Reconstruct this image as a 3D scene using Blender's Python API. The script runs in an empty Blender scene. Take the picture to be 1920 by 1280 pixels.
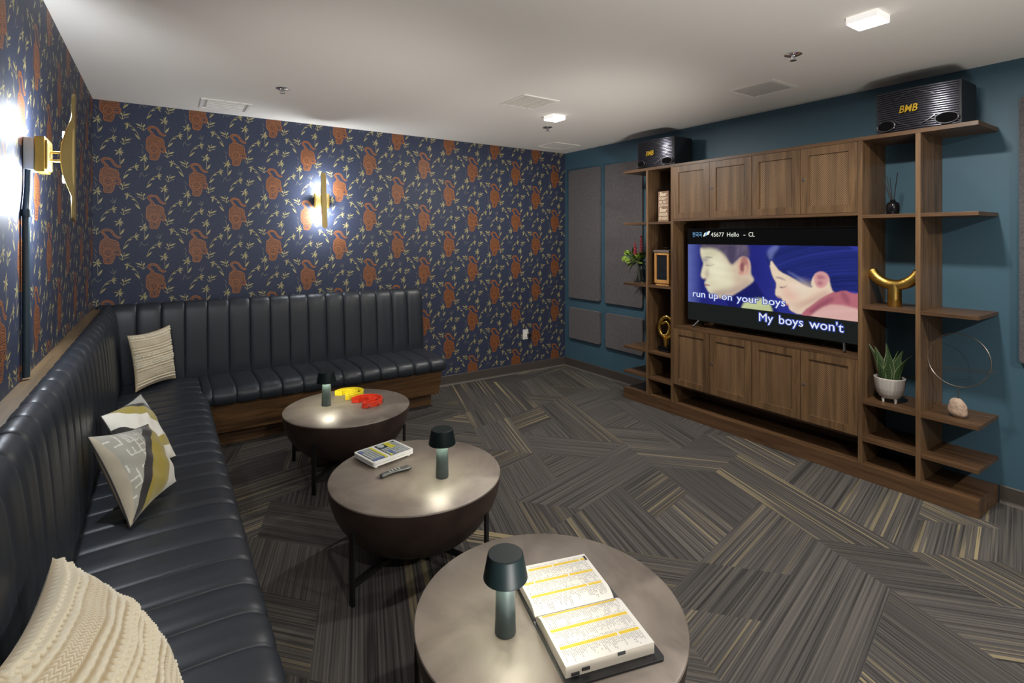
import bpy, bmesh, math, random
import numpy as np
from mathutils import Vector, Matrix
from mathutils.geometry import tessellate_polygon

random.seed(7)
S = bpy.context.scene
COL = S.collection
D = bpy.data
PI = math.pi

# ------------------------------------------------------------------ camera, world, exposure
S.view_settings.view_transform = 'Standard'
S.view_settings.look = 'None'
S.view_settings.gamma = 1.0
S.view_settings.use_curve_mapping = False
S.view_settings.exposure = 0.0
cam = D.objects.new('camera', D.cameras.new('camera'))
COL.objects.link(cam)
S.camera = cam
cam.data.sensor_width = 36.0
cam.data.lens = 978.0 / 1920 * 36
cam.data.shift_y = -(640 - 446) / 1920
cam.data.clip_start = 0.05
cam.location = (0, 0, 1.55)
cam.rotation_euler = (PI / 2, 0, -math.atan(655 / 978))

W = D.worlds.new('world')
S.world = W
W.use_nodes = True
W.node_tree.nodes['Background'].inputs[0].default_value = (0.6, 0.65, 0.7, 1)
W.node_tree.nodes['Background'].inputs[1].default_value = 0.1

# ceiling luminaires: (x, y, watts); the first two are in view, the rest are added unseen behind the camera for more light
DOWNLIGHTS = [(2.725, 1.095, 31), (2.75, 3.46, 30), (2.725, -1.25, 55), (0.55, -1.25, 55)]
# added uplighters out of view that brighten the ceiling: (position, watts, [(aim point, cone degrees, watts)])
ADDED_UPLIGHTS = [((0.75, 0.12), 11, [((0.95, 4.6, 2.58), 46, 340)]),
            ((2.0, 0.05), 18, [((2.2, 4.2, 2.58), 48, 150), ((3.15, 4.35, 2.58), 44, 340)])]
SCONCE_W = ((9.0, 14.0), (7.0, 30.0))      # far wall, left wall: watts of the upper and lower lamps
LAMP_W = 4.3

# ------------------------------------------------------------------ room size
XL, XR, YB, YF, ZC = -0.43, 4.085, 4.935, -2.4, 2.58

# ------------------------------------------------------------------ helpers
def srgb(r, g, b):
    def c(v):
        v /= 255
        return v / 12.92 if v <= 0.04045 else ((v + 0.055) / 1.055) ** 2.4
    return (c(r), c(g), c(b))

def nm(m):
    m.use_nodes = True
    nt = m.node_tree
    return nt, nt.nodes['Principled BSDF']

def mat(name, col, rough=0.5, metal=0.0, spec=0.5, noise=None, bump=None, emit=None, trans=0.0, coat=0.0, sheen=0.0):
    """noise=(scale, col2, contrast)  bump=(scale, strength, dist)"""
    m = D.materials.new(name)
    nt, b = nm(m)
    b.inputs['Base Color'].default_value = (*col, 1)
    b.inputs['Roughness'].default_value = rough
    b.inputs['Metallic'].default_value = metal
    b.inputs['Specular IOR Level'].default_value = spec
    b.inputs['Transmission Weight'].default_value = trans
    b.inputs['Coat Weight'].default_value = coat
    b.inputs['Sheen Weight'].default_value = sheen
    L = nt.links.new
    if noise or bump:
        tc = nt.nodes.new('ShaderNodeTexCoord')
    if noise:
        n = nt.nodes.new('ShaderNodeTexNoise')
        n.inputs['Scale'].default_value = noise[0]
        n.inputs['Detail'].default_value = 5
        L(tc.outputs['Object'], n.inputs['Vector'])
        r = nt.nodes.new('ShaderNodeValToRGB')
        k = noise[2]
        r.color_ramp.elements[0].position = 0.5 - k
        r.color_ramp.elements[1].position = 0.5 + k
        r.color_ramp.elements[0].color = (*col, 1)
        r.color_ramp.elements[1].color = (*noise[1], 1)
        L(n.outputs['Fac'], r.inputs['Fac'])
        L(r.outputs['Color'], b.inputs['Base Color'])
    if bump:
        n = nt.nodes.new('ShaderNodeTexNoise')
        n.inputs['Scale'].default_value = bump[0]
        n.inputs['Detail'].default_value = 3
        L(tc.outputs['Object'], n.inputs['Vector'])
        bp = nt.nodes.new('ShaderNodeBump')
        bp.inputs['Strength'].default_value = bump[1]
        bp.inputs['Distance'].default_value = bump[2]
        L(n.outputs['Fac'], bp.inputs['Height'])
        L(bp.outputs['Normal'], b.inputs['Normal'])
    if emit:
        b.inputs['Emission Color'].default_value = (*emit[0], 1)
        b.inputs['Emission Strength'].default_value = emit[1]
    return m

def wood(name, axis, dark=(0.042, 0.021, 0.010), light=(0.155, 0.083, 0.039), rough=0.42):
    m = D.materials.new(name)
    nt, b = nm(m)
    L = nt.links.new
    tc = nt.nodes.new('ShaderNodeTexCoord')
    mp = nt.nodes.new('ShaderNodeMapping')
    sc = [26.0, 26.0, 26.0]
    sc['xyz'.index(axis)] = 1.4
    mp.inputs['Scale'].default_value = sc
    L(tc.outputs['Object'], mp.inputs['Vector'])
    n = nt.nodes.new('ShaderNodeTexNoise')
    n.inputs['Scale'].default_value = 1.0
    n.inputs['Detail'].default_value = 7
    n.inputs['Roughness'].default_value = 0.62
    n.inputs['Distortion'].default_value = 0.6
    L(mp.outputs['Vector'], n.inputs['Vector'])
    mp2 = nt.nodes.new('ShaderNodeMapping')
    s2 = [170.0] * 3
    s2['xyz'.index(axis)] = 7.0
    mp2.inputs['Scale'].default_value = s2
    L(tc.outputs['Object'], mp2.inputs['Vector'])
    n2 = nt.nodes.new('ShaderNodeTexNoise')
    n2.inputs['Scale'].default_value = 1.0
    n2.inputs['Detail'].default_value = 2
    L(mp2.outputs['Vector'], n2.inputs['Vector'])
    mx = nt.nodes.new('ShaderNodeMath')
    mx.operation = 'MULTIPLY_ADD'
    mx.inputs[1].default_value = 0.3
    L(n2.outputs['Fac'], mx.inputs[0])
    L(n.outputs['Fac'], mx.inputs[2])
    r = nt.nodes.new('ShaderNodeValToRGB')
    r.color_ramp.elements[0].position = 0.42
    r.color_ramp.elements[1].position = 0.88
    r.color_ramp.elements[0].color = (*dark, 1)
    r.color_ramp.elements[1].color = (*light, 1)
    L(mx.outputs[0], r.inputs['Fac'])
    L(r.outputs['Color'], b.inputs['Base Color'])
    b.inputs['Roughness'].default_value = rough
    bp = nt.nodes.new('ShaderNodeBump')
    bp.inputs['Strength'].default_value = 0.15
    bp.inputs['Distance'].default_value = 0.001
    L(mx.outputs[0], bp.inputs['Height'])
    L(bp.outputs['Normal'], b.inputs['Normal'])
    return m

class MB:
    def __init__(self):
        self.v = []; self.f = []; self.mi = []; self.sm = []
        self.uv = None; self.col = None

    def add(self, vs, fs, mi=0, smooth=False):
        o = len(self.v)
        self.v += [tuple(p) for p in vs]
        for f in fs:
            self.f.append([o + i for i in f]); self.mi.append(mi); self.sm.append(smooth)
        return self

    def box(self, a, b, mi=0):
        x0, y0, z0 = [min(p, q) for p, q in zip(a, b)]
        x1, y1, z1 = [max(p, q) for p, q in zip(a, b)]
        vs = [(x0, y0, z0), (x1, y0, z0), (x1, y1, z0), (x0, y1, z0), (x0, y0, z1), (x1, y0, z1), (x1, y1, z1), (x0, y1, z1)]
        return self.add(vs, [(0, 3, 2, 1), (4, 5, 6, 7), (0, 1, 5, 4), (1, 2, 6, 5), (2, 3, 7, 6), (3, 0, 4, 7)], mi)

    def obox(self, c, size, M=None, mi=0):
        hx, hy, hz = [s / 2 for s in size]
        vs = [Vector(p) for p in [(-hx, -hy, -hz), (hx, -hy, -hz), (hx, hy, -hz), (-hx, hy, -hz), (-hx, -hy, hz), (hx, -hy, hz), (hx, hy, hz), (-hx, hy, hz)]]
        if M is not None:
            vs = [M @ p for p in vs]
        vs = [p + Vector(c) for p in vs]
        return self.add(vs, [(0, 3, 2, 1), (4, 5, 6, 7), (0, 1, 5, 4), (1, 2, 6, 5), (2, 3, 7, 6), (3, 0, 4, 7)], mi)

    def lathe(self, prof, n=48, c=(0, 0, 0), mi=0, smooth=True, M=None, cap=False):
        vs = []; fs = []
        k = len(prof)
        for i in range(n):
            a = 2 * PI * i / n
            for r, z in prof:
                p = Vector((r * math.cos(a), r * math.sin(a), z))
                if M is not None:
                    p = M @ p
                vs.append(p + Vector(c))
        for i in range(n):
            j = (i + 1) % n
            for q in range(k - 1):
                fs.append((i * k + q, j * k + q, j * k + q + 1, i * k + q + 1))
        if cap:
            fs.append([i * k for i in range(n)][::-1])
            fs.append([i * k + k - 1 for i in range(n)])
        return self.add(vs, fs, mi, smooth)

    def tube(self, path, r, n=8, mi=0, smooth=True, closed=False, cap=True, flat=None):
        P = [Vector(p) for p in path]
        m = len(P)
        vs = []; fs = []
        up = None
        for i, p in enumerate(P):
            if closed:
                t = (P[(i + 1) % m] - P[i - 1])
            else:
                t = P[min(i + 1, m - 1)] - P[max(i - 1, 0)]
            if t.length < 1e-9:
                t = Vector((0, 0, 1))
            t.normalize()
            if up is None:
                up = Vector((0, 0, 1)) if abs(t.z) < 0.9 else Vector((1, 0, 0))
            s = t.cross(up)
            if s.length < 1e-6:
                s = t.cross(Vector((0, 1, 0)))
            s.normalize()
            up = s.cross(t).normalized()
            rr = r(i / (m - 1)) if callable(r) else r
            for k in range(n):
                a = 2 * PI * (k + .5) / n
                vs.append(p + s * math.cos(a) * rr + up * math.sin(a) * rr * (flat or 1))
        for i in range(m if closed else m - 1):
            j = (i + 1) % m
            for k in range(n):
                l = (k + 1) % n
                fs.append((i * n + k, i * n + l, j * n + l, j * n + k))
        if cap and not closed:
            fs.append(list(range(n))[::-1])
            fs.append([(m - 1) * n + k for k in range(n)])
        return self.add(vs, fs, mi, smooth)

    def sphere(self, c, r, n=12, mi=0, sc=(1, 1, 1), M=None):
        vs = [(0, 0, 0)] * 0; fs = []
        k = max(4, n // 2)
        pts = []
        for i in range(k + 1):
            th = PI * i / k
            for j in range(n):
                a = 2 * PI * j / n
                p = Vector((math.sin(th) * math.cos(a) * r * sc[0], math.sin(th) * math.sin(a) * r * sc[1], math.cos(th) * r * sc[2]))
                if M is not None:
                    p = M @ p
                pts.append(p + Vector(c))
        for i in range(k):
            for j in range(n):
                l = (j + 1) % n
                fs.append((i * n + j, (i + 1) * n + j, (i + 1) * n + l, i * n + l))
        return self.add(pts, fs, mi, True)

    def prism(self, poly, h, place, mi=0, smooth=False):
        """extrude a 2D polygon; place(x, y, z) gives the 3D point"""
        n = len(poly)
        vs = [place(x, y, 0) for x, y in poly] + [place(x, y, h) for x, y in poly]
        tri = tessellate_polygon([[Vector((x, y, 0)) for x, y in poly]])
        fs = [list(t) for t in tri] + [[n + i for i in reversed(t)] for t in tri]
        fs += [(i, i + n, (i + 1) % n + n, (i + 1) % n) for i in range(n)]
        return self.add(vs, fs, mi, smooth)

    def grid(self, fn, nu, nv, mi=0, smooth=True, closeu=False):
        vs = [fn(i / (nu if closeu else nu - 1), j / (nv - 1)) for i in range(nu) for j in range(nv)]
        fs = []
        for i in range(nu if closeu else nu - 1):
            k = (i + 1) % nu
            for j in range(nv - 1):
                fs.append((i * nv + j, k * nv + j, k * nv + j + 1, i * nv + j + 1))
        return self.add(vs, fs, mi, smooth)

    def build(self, name, mats, parent=None, world=False, bevel=0.0, seg=2, recalc=True, loc=None):
        me = D.meshes.new(name)
        off = Vector((0, 0, 0))
        if world and parent is not None:
            off = parent.matrix_basis.translation.copy()
            p2 = parent.parent
            while p2 is not None:
                off += p2.matrix_basis.translation; p2 = p2.parent
        if loc is not None:
            off = Vector(loc)
        vs = [tuple(Vector(p) - off) for p in self.v]
        me.from_pydata(vs, [], self.f)
        if not isinstance(mats, (list, tuple)):
            mats = [mats]
        for m in mats:
            me.materials.append(m)
        me.polygons.foreach_set('material_index', self.mi)
        me.polygons.foreach_set('use_smooth', self.sm)
        if recalc or bevel:
            bm = bmesh.new(); bm.from_mesh(me)
            if recalc:
                bmesh.ops.recalc_face_normals(bm, faces=bm.faces)
            if bevel:
                es = [e for e in bm.edges if len(e.link_faces) == 2 and e.calc_face_angle(0) > 0.6]
                bmesh.ops.bevel(bm, geom=es, offset=bevel, segments=seg, profile=0.6, affect='EDGES', clamp_overlap=True)
            bm.to_mesh(me); bm.free()
        if any(self.sm):
            me.set_sharp_from_angle(angle=math.radians(38))
        me.update()
        o = D.objects.new(name, me)
        COL.objects.link(o)
        if parent is not None:
            o.parent = parent
        if loc is not None:
            o.location = loc
        return o

def tag(o, label=None, cat=None, group=None, kind=None):
    if label: o['label'] = label
    if cat: o['category'] = cat
    if group: o['group'] = group
    if kind: o['kind'] = kind
    return o

def thing(name, label, cat, loc=(0, 0, 0), rz=0.0, group=None):
    o = D.objects.new(name, None)
    o.empty_display_size = 0.05
    COL.objects.link(o)
    o.location = loc
    o.rotation_euler = (0, 0, rz)
    return tag(o, label, cat, group)

def copy_tree(o, parent=None):
    c = o.copy(); COL.objects.link(c); c.parent = parent
    for ch in list(o.children):
        copy_tree(ch, c)
    return c

def struct(name, mb, mats, **k):
    return tag(mb.build(name, mats, **k), kind='structure')

def text_mesh(body, size, offset=0.0, extrude=0.0, shear=0.0, align='LEFT', spacing=1.0):
    cu = D.curves.new('lettering', 'FONT')
    cu.body = body; cu.size = size; cu.offset = offset; cu.extrude = extrude; cu.shear = shear
    cu.align_x = align; cu.space_character = spacing; cu.resolution_u = 3
    o = D.objects.new('lettering', cu)
    COL.objects.link(o)
    bpy.context.view_layer.update()
    dg = bpy.context.evaluated_depsgraph_get()
    me = D.meshes.new_from_object(o.evaluated_get(dg))
    vs = [v.co.copy() for v in me.vertices]
    fs = [list(p.vertices) for p in me.polygons]
    D.objects.remove(o); D.curves.remove(cu); D.meshes.remove(me)
    return vs, fs

def put_text(mb, body, size, place, width=None, mi=0, height=None, **k):
    """place(x, y, z): text plane to 3D. width/height: stretch to fit."""
    vs, fs = text_mesh(body, size, **k)
    if not vs:
        return
    x0 = min(v.x for v in vs); x1 = max(v.x for v in vs)
    y0 = min(v.y for v in vs); y1 = max(v.y for v in vs)
    sx = width / (x1 - x0) if width else 1
    sy = height / (y1 - y0) if height else 1
    mb.add([place((v.x - x0) * sx, v.y * sy, v.z) for v in vs], fs, mi)

# ------------------------------------------------------------------ materials
M = {}
M['ceiling'] = mat('ceiling_paint', (0.86, 0.81, 0.74), 0.9, spec=0.2, bump=(220, 0.25, 0.002))
M['teal'] = mat('teal_paint', (0.056, 0.120, 0.165), 0.5, spec=0.4, bump=(150, 0.12, 0.001))
M['paper'] = mat('wallpaper_navy', (0.027, 0.035, 0.068), 0.55, spec=0.35, noise=(240, (0.038, 0.048, 0.086), 0.12), bump=(420, 0.12, 0.001))
M['leaf'] = mat('wallpaper_leaf', (0.34, 0.29, 0.11), 0.5, noise=(60, (0.44, 0.39, 0.19), 0.1))
M['leafpale'] = mat('wallpaper_pale_leaf', (0.15, 0.15, 0.12), 0.5)
M['tigerline'] = mat('wallpaper_tiger_line', (0.34, 0.12, 0.035), 0.5)
M['tigerdark'] = mat('wallpaper_tiger_dark', (0.06, 0.02, 0.012), 0.5)
M['drywall'] = mat('plain_wall', (0.30, 0.30, 0.30), 0.8)
M['base'] = mat('rubber_baseboard', (0.070, 0.058, 0.050), 0.5)
M['basetrim'] = mat('carpet_edge', (0.17, 0.15, 0.135), 0.7)
M['wood_y'] = wood('walnut_along', 'y')
M['wood_z'] = wood('walnut_upright', 'z', (0.060, 0.032, 0.015), (0.215, 0.123, 0.058))
M['wood_x'] = wood('walnut_depth', 'x')
M['wood_base'] = wood('sofa_base_wood', 'x', (0.030, 0.015, 0.007), (0.20, 0.105, 0.045), 0.4)
M['wood_base_y'] = wood('sofa_base_wood_side', 'y', (0.030, 0.015, 0.007), (0.20, 0.105, 0.045), 0.4)
M['wood_ledge'] = wood('ledge_wood', 'y', (0.070, 0.044, 0.020), (0.19, 0.125, 0.062), 0.6)
M['leather'] = mat('navy_leather', (0.017, 0.021, 0.029), 0.42, spec=0.5, noise=(6, (0.022, 0.027, 0.034), 0.3), bump=(380, 0.16, 0.0012))
M['felt'] = mat('grey_felt', (0.075, 0.068, 0.072), 0.95, spec=0.1, noise=(110, (0.150, 0.137, 0.138), 0.24), bump=(300, 0.5, 0.002), sheen=0.3)
M['black'] = mat('black_metal', (0.010, 0.010, 0.010), 0.45, spec=0.4)
M['blackgloss'] = mat('black_gloss', (0.006, 0.006, 0.008), 0.12)
M['brass'] = mat('brass', (0.62, 0.42, 0.11), 0.28, 1.0)
M['brassdull'] = mat('brushed_brass', (0.38, 0.29, 0.12), 0.42, 1.0, bump=(200, 0.1, 0.001))
M['gold'] = mat('polished_gold', (0.85, 0.56, 0.14), 0.16, 1.0)
M['goldrough'] = mat('hammered_gold', (0.62, 0.40, 0.10), 0.36, 1.0, bump=(90, 0.35, 0.004))
M['chrome'] = mat('chrome', (0.75, 0.75, 0.75), 0.15, 1.0)
M['darkchrome'] = mat('smoked_chrome', (0.26, 0.26, 0.29), 0.22, 1.0)
M['white'] = mat('white_plastic', (0.75, 0.75, 0.73), 0.4)
M['offwhite'] = mat('vent_white', (0.86, 0.82, 0.76), 0.6)
M['slot'] = mat('vent_slot', (0.55, 0.51, 0.47), 0.8)
M['glow'] = mat('lamp_diffuser', (1, 1, 1), 0.5, emit=((1.0, 0.97, 0.92), 14.0))
M['lens'] = mat('luminaire_side', (0.9, 0.9, 0.88), 0.4, emit=((1.0, 0.97, 0.92), 0.55))
M['led'] = mat('sconce_led', (1, 1, 1), 0.5, emit=((0.93, 0.96, 1.0), 40.0))
M['lampgreen'] = mat('dark_green_enamel', (0.006, 0.013, 0.014), 0.45, spec=0.22)
M['lampstem'] = mat('grey_green_enamel', (0.050, 0.070, 0.070), 0.35)
M['lampinner'] = mat('lamp_inner_white', (0.8, 0.85, 0.8), 0.5)
M['lampled'] = mat('table_lamp_diffuser', (1, 1, 1), 0.5, emit=((0.80, 1.0, 0.88), 2.2))
M['cream'] = mat('cream_wool', (0.58, 0.49, 0.31), 0.95, spec=0.1, noise=(60, (0.72, 0.63, 0.45), 0.15), bump=(500, 0.5, 0.002), sheen=0.3)
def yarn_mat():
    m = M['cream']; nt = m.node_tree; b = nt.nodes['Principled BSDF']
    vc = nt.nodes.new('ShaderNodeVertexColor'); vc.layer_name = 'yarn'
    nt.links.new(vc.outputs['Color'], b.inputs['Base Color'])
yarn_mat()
M['beige'] = mat('beige_cotton', (0.50, 0.43, 0.32), 0.9, spec=0.1, noise=(20, (0.56, 0.49, 0.38), 0.2), bump=(400, 0.3, 0.001))
M['paperw'] = mat('page_paper', (0.80, 0.78, 0.73), 0.8)
M['pageedge'] = mat('page_edges', (0.55, 0.50, 0.42), 0.85)
M['ink'] = mat('grey_ink', (0.30, 0.29, 0.28), 0.8)
M['inkblack'] = mat('black_ink', (0.03, 0.03, 0.03), 0.8)
M['yellowink'] = mat('yellow_highlight', (0.80, 0.56, 0.02), 0.8)
M['vinyl'] = mat('black_vinyl', (0.012, 0.012, 0.014), 0.35, bump=(300, 0.2, 0.001))
M['tyellow'] = mat('yellow_plastic', (0.85, 0.68, 0.02), 0.25, coat=0.4)
M['tred'] = mat('red_plastic', (0.82, 0.045, 0.012), 0.25, coat=0.4)
M['stone'] = mat('sandstone', (0.36, 0.24, 0.17), 0.85, noise=(45, (0.55, 0.42, 0.32), 0.15), bump=(70, 0.6, 0.006))
M['wire'] = mat('steel_wire', (0.36, 0.32, 0.28), 0.35, 1.0)
M['pot'] = mat('white_ceramic', (0.62, 0.58, 0.53), 0.6)
M['potline'] = mat('grey_glaze_lines', (0.22, 0.20, 0.18), 0.7)
M['soil'] = mat('potting_soil', (0.02, 0.014, 0.01), 0.95)
M['green'] = mat('leaf_green', (0.16, 0.28, 0.035), 0.5, noise=(40, (0.32, 0.42, 0.07), 0.2))
M['darkgreen'] = mat('dark_leaf', (0.030, 0.065, 0.020), 0.5)
M['bluegreen'] = mat('eucalyptus', (0.08, 0.13, 0.13), 0.6)
M['flowerred'] = mat('burgundy_bloom', (0.25, 0.015, 0.03), 0.7)
M['glass'] = mat('clear_glass', (0.85, 0.92, 0.88), 0.03, trans=1.0)
M['amberwood'] = wood('lantern_wood', 'z', (0.30, 0.13, 0.035), (0.62, 0.33, 0.10), 0.5)
M['lanterntop'] = mat('lantern_roof', (0.13, 0.10, 0.085), 0.6)
M['darkglass'] = mat('dark_glass', (0.012, 0.014, 0.018), 0.08)
M['signwood'] = mat('sign_board', (0.24, 0.13, 0.085), 0.7, noise=(30, (0.32, 0.19, 0.12), 0.2))
M['cream_print'] = mat('cream_print', (0.78, 0.68, 0.50), 0.7)
M['spkbody'] = mat('speaker_vinyl', (0.010, 0.011, 0.016), 0.5, bump=(300, 0.2, 0.001))
M['spkgrille'] = mat('speaker_slats', (0.10, 0.10, 0.13), 0.22, 0.85)
M['portblack'] = mat('port_interior', (0.003, 0.003, 0.004), 0.9, spec=0.1)
M['badge'] = mat('gold_badge', (0.85, 0.55, 0.06), 0.3, 0.8)
M['tvbezel'] = mat('tv_bezel', (0.012, 0.012, 0.013), 0.3)
M['keygrey'] = mat('grey_key', (0.42, 0.46, 0.46), 0.5)
M['keyblue'] = mat('blue_key', (0.16, 0.22, 0.48), 0.5)
M['keyyellow'] = mat('yellow_key', (0.66, 0.62, 0.06), 0.5)
M['keyground'] = mat('keypad_ground', (0.03, 0.045, 0.05), 0.5)
M['remote'] = mat('remote_plastic', (0.05, 0.052, 0.052), 0.45)
M['conduit'] = mat('painted_conduit', (0.020, 0.042, 0.062), 0.45)
M['boxgrey'] = mat('junction_box', (0.52, 0.54, 0.56), 0.5)

def perforated():
    m = D.materials.new('perforated_walnut')
    nt, b = nm(m)
    L = nt.links.new
    src = M['wood_z'].node_tree
    tc = nt.nodes.new('ShaderNodeTexCoord')
    mp = nt.nodes.new('ShaderNodeMapping'); mp.inputs['Scale'].default_value = (26, 26, 1.4)
    L(tc.outputs['Object'], mp.inputs['Vector'])
    n = nt.nodes.new('ShaderNodeTexNoise'); n.inputs['Scale'].default_value = 1; n.inputs['Detail'].default_value = 6
    L(mp.outputs['Vector'], n.inputs['Vector'])
    r = nt.nodes.new('ShaderNodeValToRGB')
    r.color_ramp.elements[0].position = 0.35; r.color_ramp.elements[1].position = 0.7
    r.color_ramp.elements[0].color = (0.14, 0.078, 0.036, 1); r.color_ramp.elements[1].color = (0.28, 0.165, 0.080, 1)
    L(n.outputs['Fac'], r.inputs['Fac'])
    m2 = nt.nodes.new('ShaderNodeMapping')
    m2.inputs['Rotation'].default_value = (PI / 4, 0, 0)
    s = 1 / 0.0105
    m2.inputs['Scale'].default_value = (0, s, s)
    L(tc.outputs['Object'], m2.inputs['Vector'])
    fr = nt.nodes.new('ShaderNodeVectorMath'); fr.operation = 'FRACTION'
    L(m2.outputs['Vector'], fr.inputs[0])
    sub = nt.nodes.new('ShaderNodeVectorMath'); sub.operation = 'SUBTRACT'
    sub.inputs[1].default_value = (0, 0.5, 0.5)
    L(fr.outputs[0], sub.inputs[0])
    ln = nt.nodes.new('ShaderNodeVectorMath'); ln.operation = 'LENGTH'
    L(sub.outputs[0], ln.inputs[0])
    cmpn = nt.nodes.new('ShaderNodeMath'); cmpn.operation = 'LESS_THAN'; cmpn.inputs[1].default_value = 0.27
    L(ln.outputs['Value'], cmpn.inputs[0])
    mx = nt.nodes.new('ShaderNodeMix'); mx.data_type = 'RGBA'
    L(cmpn.outputs[0], mx.inputs['Factor'])
    L(r.outputs['Color'], mx.inputs['A'])
    mx.inputs['B'].default_value = (0.010, 0.006, 0.004, 1)
    L(mx.outputs['Result'], b.inputs['Base Color'])
    b.inputs['Roughness'].default_value = 0.5
    return m
M['perf'] = perforated()

def tigerfur():
    m = D.materials.new('wallpaper_tiger_stripes')
    nt, b = nm(m); L = nt.links.new
    tc = nt.nodes.new('ShaderNodeTexCoord')
    w = nt.nodes.new('ShaderNodeTexWave')
    w.bands_direction = 'Z'
    w.inputs['Scale'].default_value = 40
    w.inputs['Distortion'].default_value = 7
    w.inputs['Detail'].default_value = 2
    w.inputs['Detail Scale'].default_value = 1.6
    L(tc.outputs['Object'], w.inputs['Vector'])
    r = nt.nodes.new('ShaderNodeValToRGB')
    r.color_ramp.elements[0].position = 0.34; r.color_ramp.elements[1].position = 0.60
    r.color_ramp.elements[0].color = (0.045, 0.018, 0.014, 1)
    r.color_ramp.elements[1].color = (0.30, 0.104, 0.030, 1)
    L(w.outputs['Fac'], r.inputs['Fac'])
    L(r.outputs['Color'], b.inputs['Base Color'])
    b.inputs['Roughness'].default_value = 0.5
    return m
M['tiger'] = tigerfur()

def tabletop(name, c1, c2, rough, metal):
    m = D.materials.new(name)
    nt, b = nm(m); L = nt.links.new
    tc = nt.nodes.new('ShaderNodeTexCoord')
    n = nt.nodes.new('ShaderNodeTexNoise'); n.inputs['Scale'].default_value = 4.5; n.inputs['Detail'].default_value = 8; n.inputs['Distortion'].default_value = 0.8
    L(tc.outputs['Object'], n.inputs['Vector'])
    r = nt.nodes.new('ShaderNodeValToRGB')
    r.color_ramp.elements[0].position = 0.3; r.color_ramp.elements[1].position = 0.72
    r.color_ramp.elements[0].color = (*c1, 1); r.color_ramp.elements[1].color = (*c2, 1)
    L(n.outputs['Fac'], r.inputs['Fac'])
    L(r.outputs['Color'], b.inputs['Base Color'])
    rr = nt.nodes.new('ShaderNodeMapRange')
    rr.inputs['To Min'].default_value = rough - 0.05; rr.inputs['To Max'].default_value = rough + 0.08
    L(n.outputs['Fac'], rr.inputs['Value'])
    L(rr.outputs['Result'], b.inputs['Roughness'])
    b.inputs['Metallic'].default_value = metal
    return m
M['top'] = tabletop('table_top_patina', (0.145, 0.118, 0.098), (0.285, 0.245, 0.205), 0.42, 0.2)
M['bowl'] = tabletop('bowl_patina', (0.034, 0.021, 0.017), (0.070, 0.046, 0.037), 0.4, 0.25)

def carpet_mat():
    m = D.materials.new('striped_carpet')
    nt, b = nm(m); L = nt.links.new
    uv = nt.nodes.new('ShaderNodeUVMap'); uv.uv_map = 'stripe'
    at = nt.nodes.new('ShaderNodeAttribute'); at.attribute_name = 'piece'
    def stripes(sx, sy, off):
        mp = nt.nodes.new('ShaderNodeMapping')
        mp.inputs['Scale'].default_value = (sx, sy, 1); mp.inputs['Location'].default_value = (off, off * 3, 0)
        L(uv.outputs['UV'], mp.inputs['Vector'])
        n = nt.nodes.new('ShaderNodeTexNoise'); n.noise_dimensions = '2D'
        n.inputs['Scale'].default_value = 1; n.inputs['Detail'].default_value = 2.5; n.inputs['Roughness'].default_value = 0.6
        L(mp.outputs['Vector'], n.inputs['Vector'])
        return n.outputs['Fac']
    a = stripes(0.7, 110, 0.0)
    r = nt.nodes.new('ShaderNodeValToRGB')
    cr = r.color_ramp
    cr.elements[0].position = 0.30; cr.elements[1].position = 0.72
    cr.elements[0].color = (0.025, 0.023, 0.022, 1); cr.elements[1].color = (0.112, 0.101, 0.090, 1)
    e = cr.elements.new(0.48); e.color = (0.062, 0.057, 0.054, 1)
    L(a, r.inputs['Fac'])
    # yellow threads
    y = stripes(0.3, 52, 5.0)
    y2 = stripes(0.5, 4.5, 9.0)
    th = nt.nodes.new('ShaderNodeMapRange'); th.inputs['From Min'].default_value = 0.555; th.inputs['From Max'].default_value = 0.59
    L(y, th.inputs['Value'])
    mk = nt.nodes.new('ShaderNodeMapRange'); mk.inputs['From Min'].default_value = 0.40; mk.inputs['From Max'].default_value = 0.60
    L(y2, mk.inputs['Value'])
    sep = nt.nodes.new('ShaderNodeSeparateColor'); L(at.outputs['Color'], sep.inputs['Color'])
    m1 = nt.nodes.new('ShaderNodeMath'); m1.operation = 'MULTIPLY'; L(th.outputs['Result'], m1.inputs[0]); L(sep.outputs['Red'], m1.inputs[1])
    m2 = nt.nodes.new('ShaderNodeMath'); m2.operation = 'MULTIPLY'; L(m1.outputs[0], m2.inputs[0]); L(mk.outputs['Result'], m2.inputs[1])
    mx = nt.nodes.new('ShaderNodeMix'); mx.data_type = 'RGBA'
    L(m2.outputs[0], mx.inputs['Factor']); L(r.outputs['Color'], mx.inputs['A']); mx.inputs['B'].default_value = (0.30, 0.245, 0.135, 1)
    # small tone shift of each piece
    hsv = nt.nodes.new('ShaderNodeHueSaturation')
    mr = nt.nodes.new('ShaderNodeMapRange'); mr.inputs['To Min'].default_value = 0.82; mr.inputs['To Max'].default_value = 1.15
    L(sep.outputs['Green'], mr.inputs['Value']); L(mr.outputs['Result'], hsv.inputs['Value'])
    L(mx.outputs['Result'], hsv.inputs['Color'])
    L(hsv.outputs['Color'], b.inputs['Base Color'])
    b.inputs['Roughness'].default_value = 0.85
    b.inputs['Specular IOR Level'].default_value = 0.25
    bp = nt.nodes.new('ShaderNodeBump'); bp.inputs['Strength'].default_value = 0.35; bp.inputs['Distance'].default_value = 0.002
    tc = nt.nodes.new('ShaderNodeTexCoord')
    nb = nt.nodes.new('ShaderNodeTexNoise'); nb.inputs['Scale'].default_value = 500
    L(tc.outputs['Object'], nb.inputs['Vector']); L(nb.outputs['Fac'], bp.inputs['Height']); L(bp.outputs['Normal'], b.inputs['Normal'])
    return m
M['carpet'] = carpet_mat()

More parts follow.
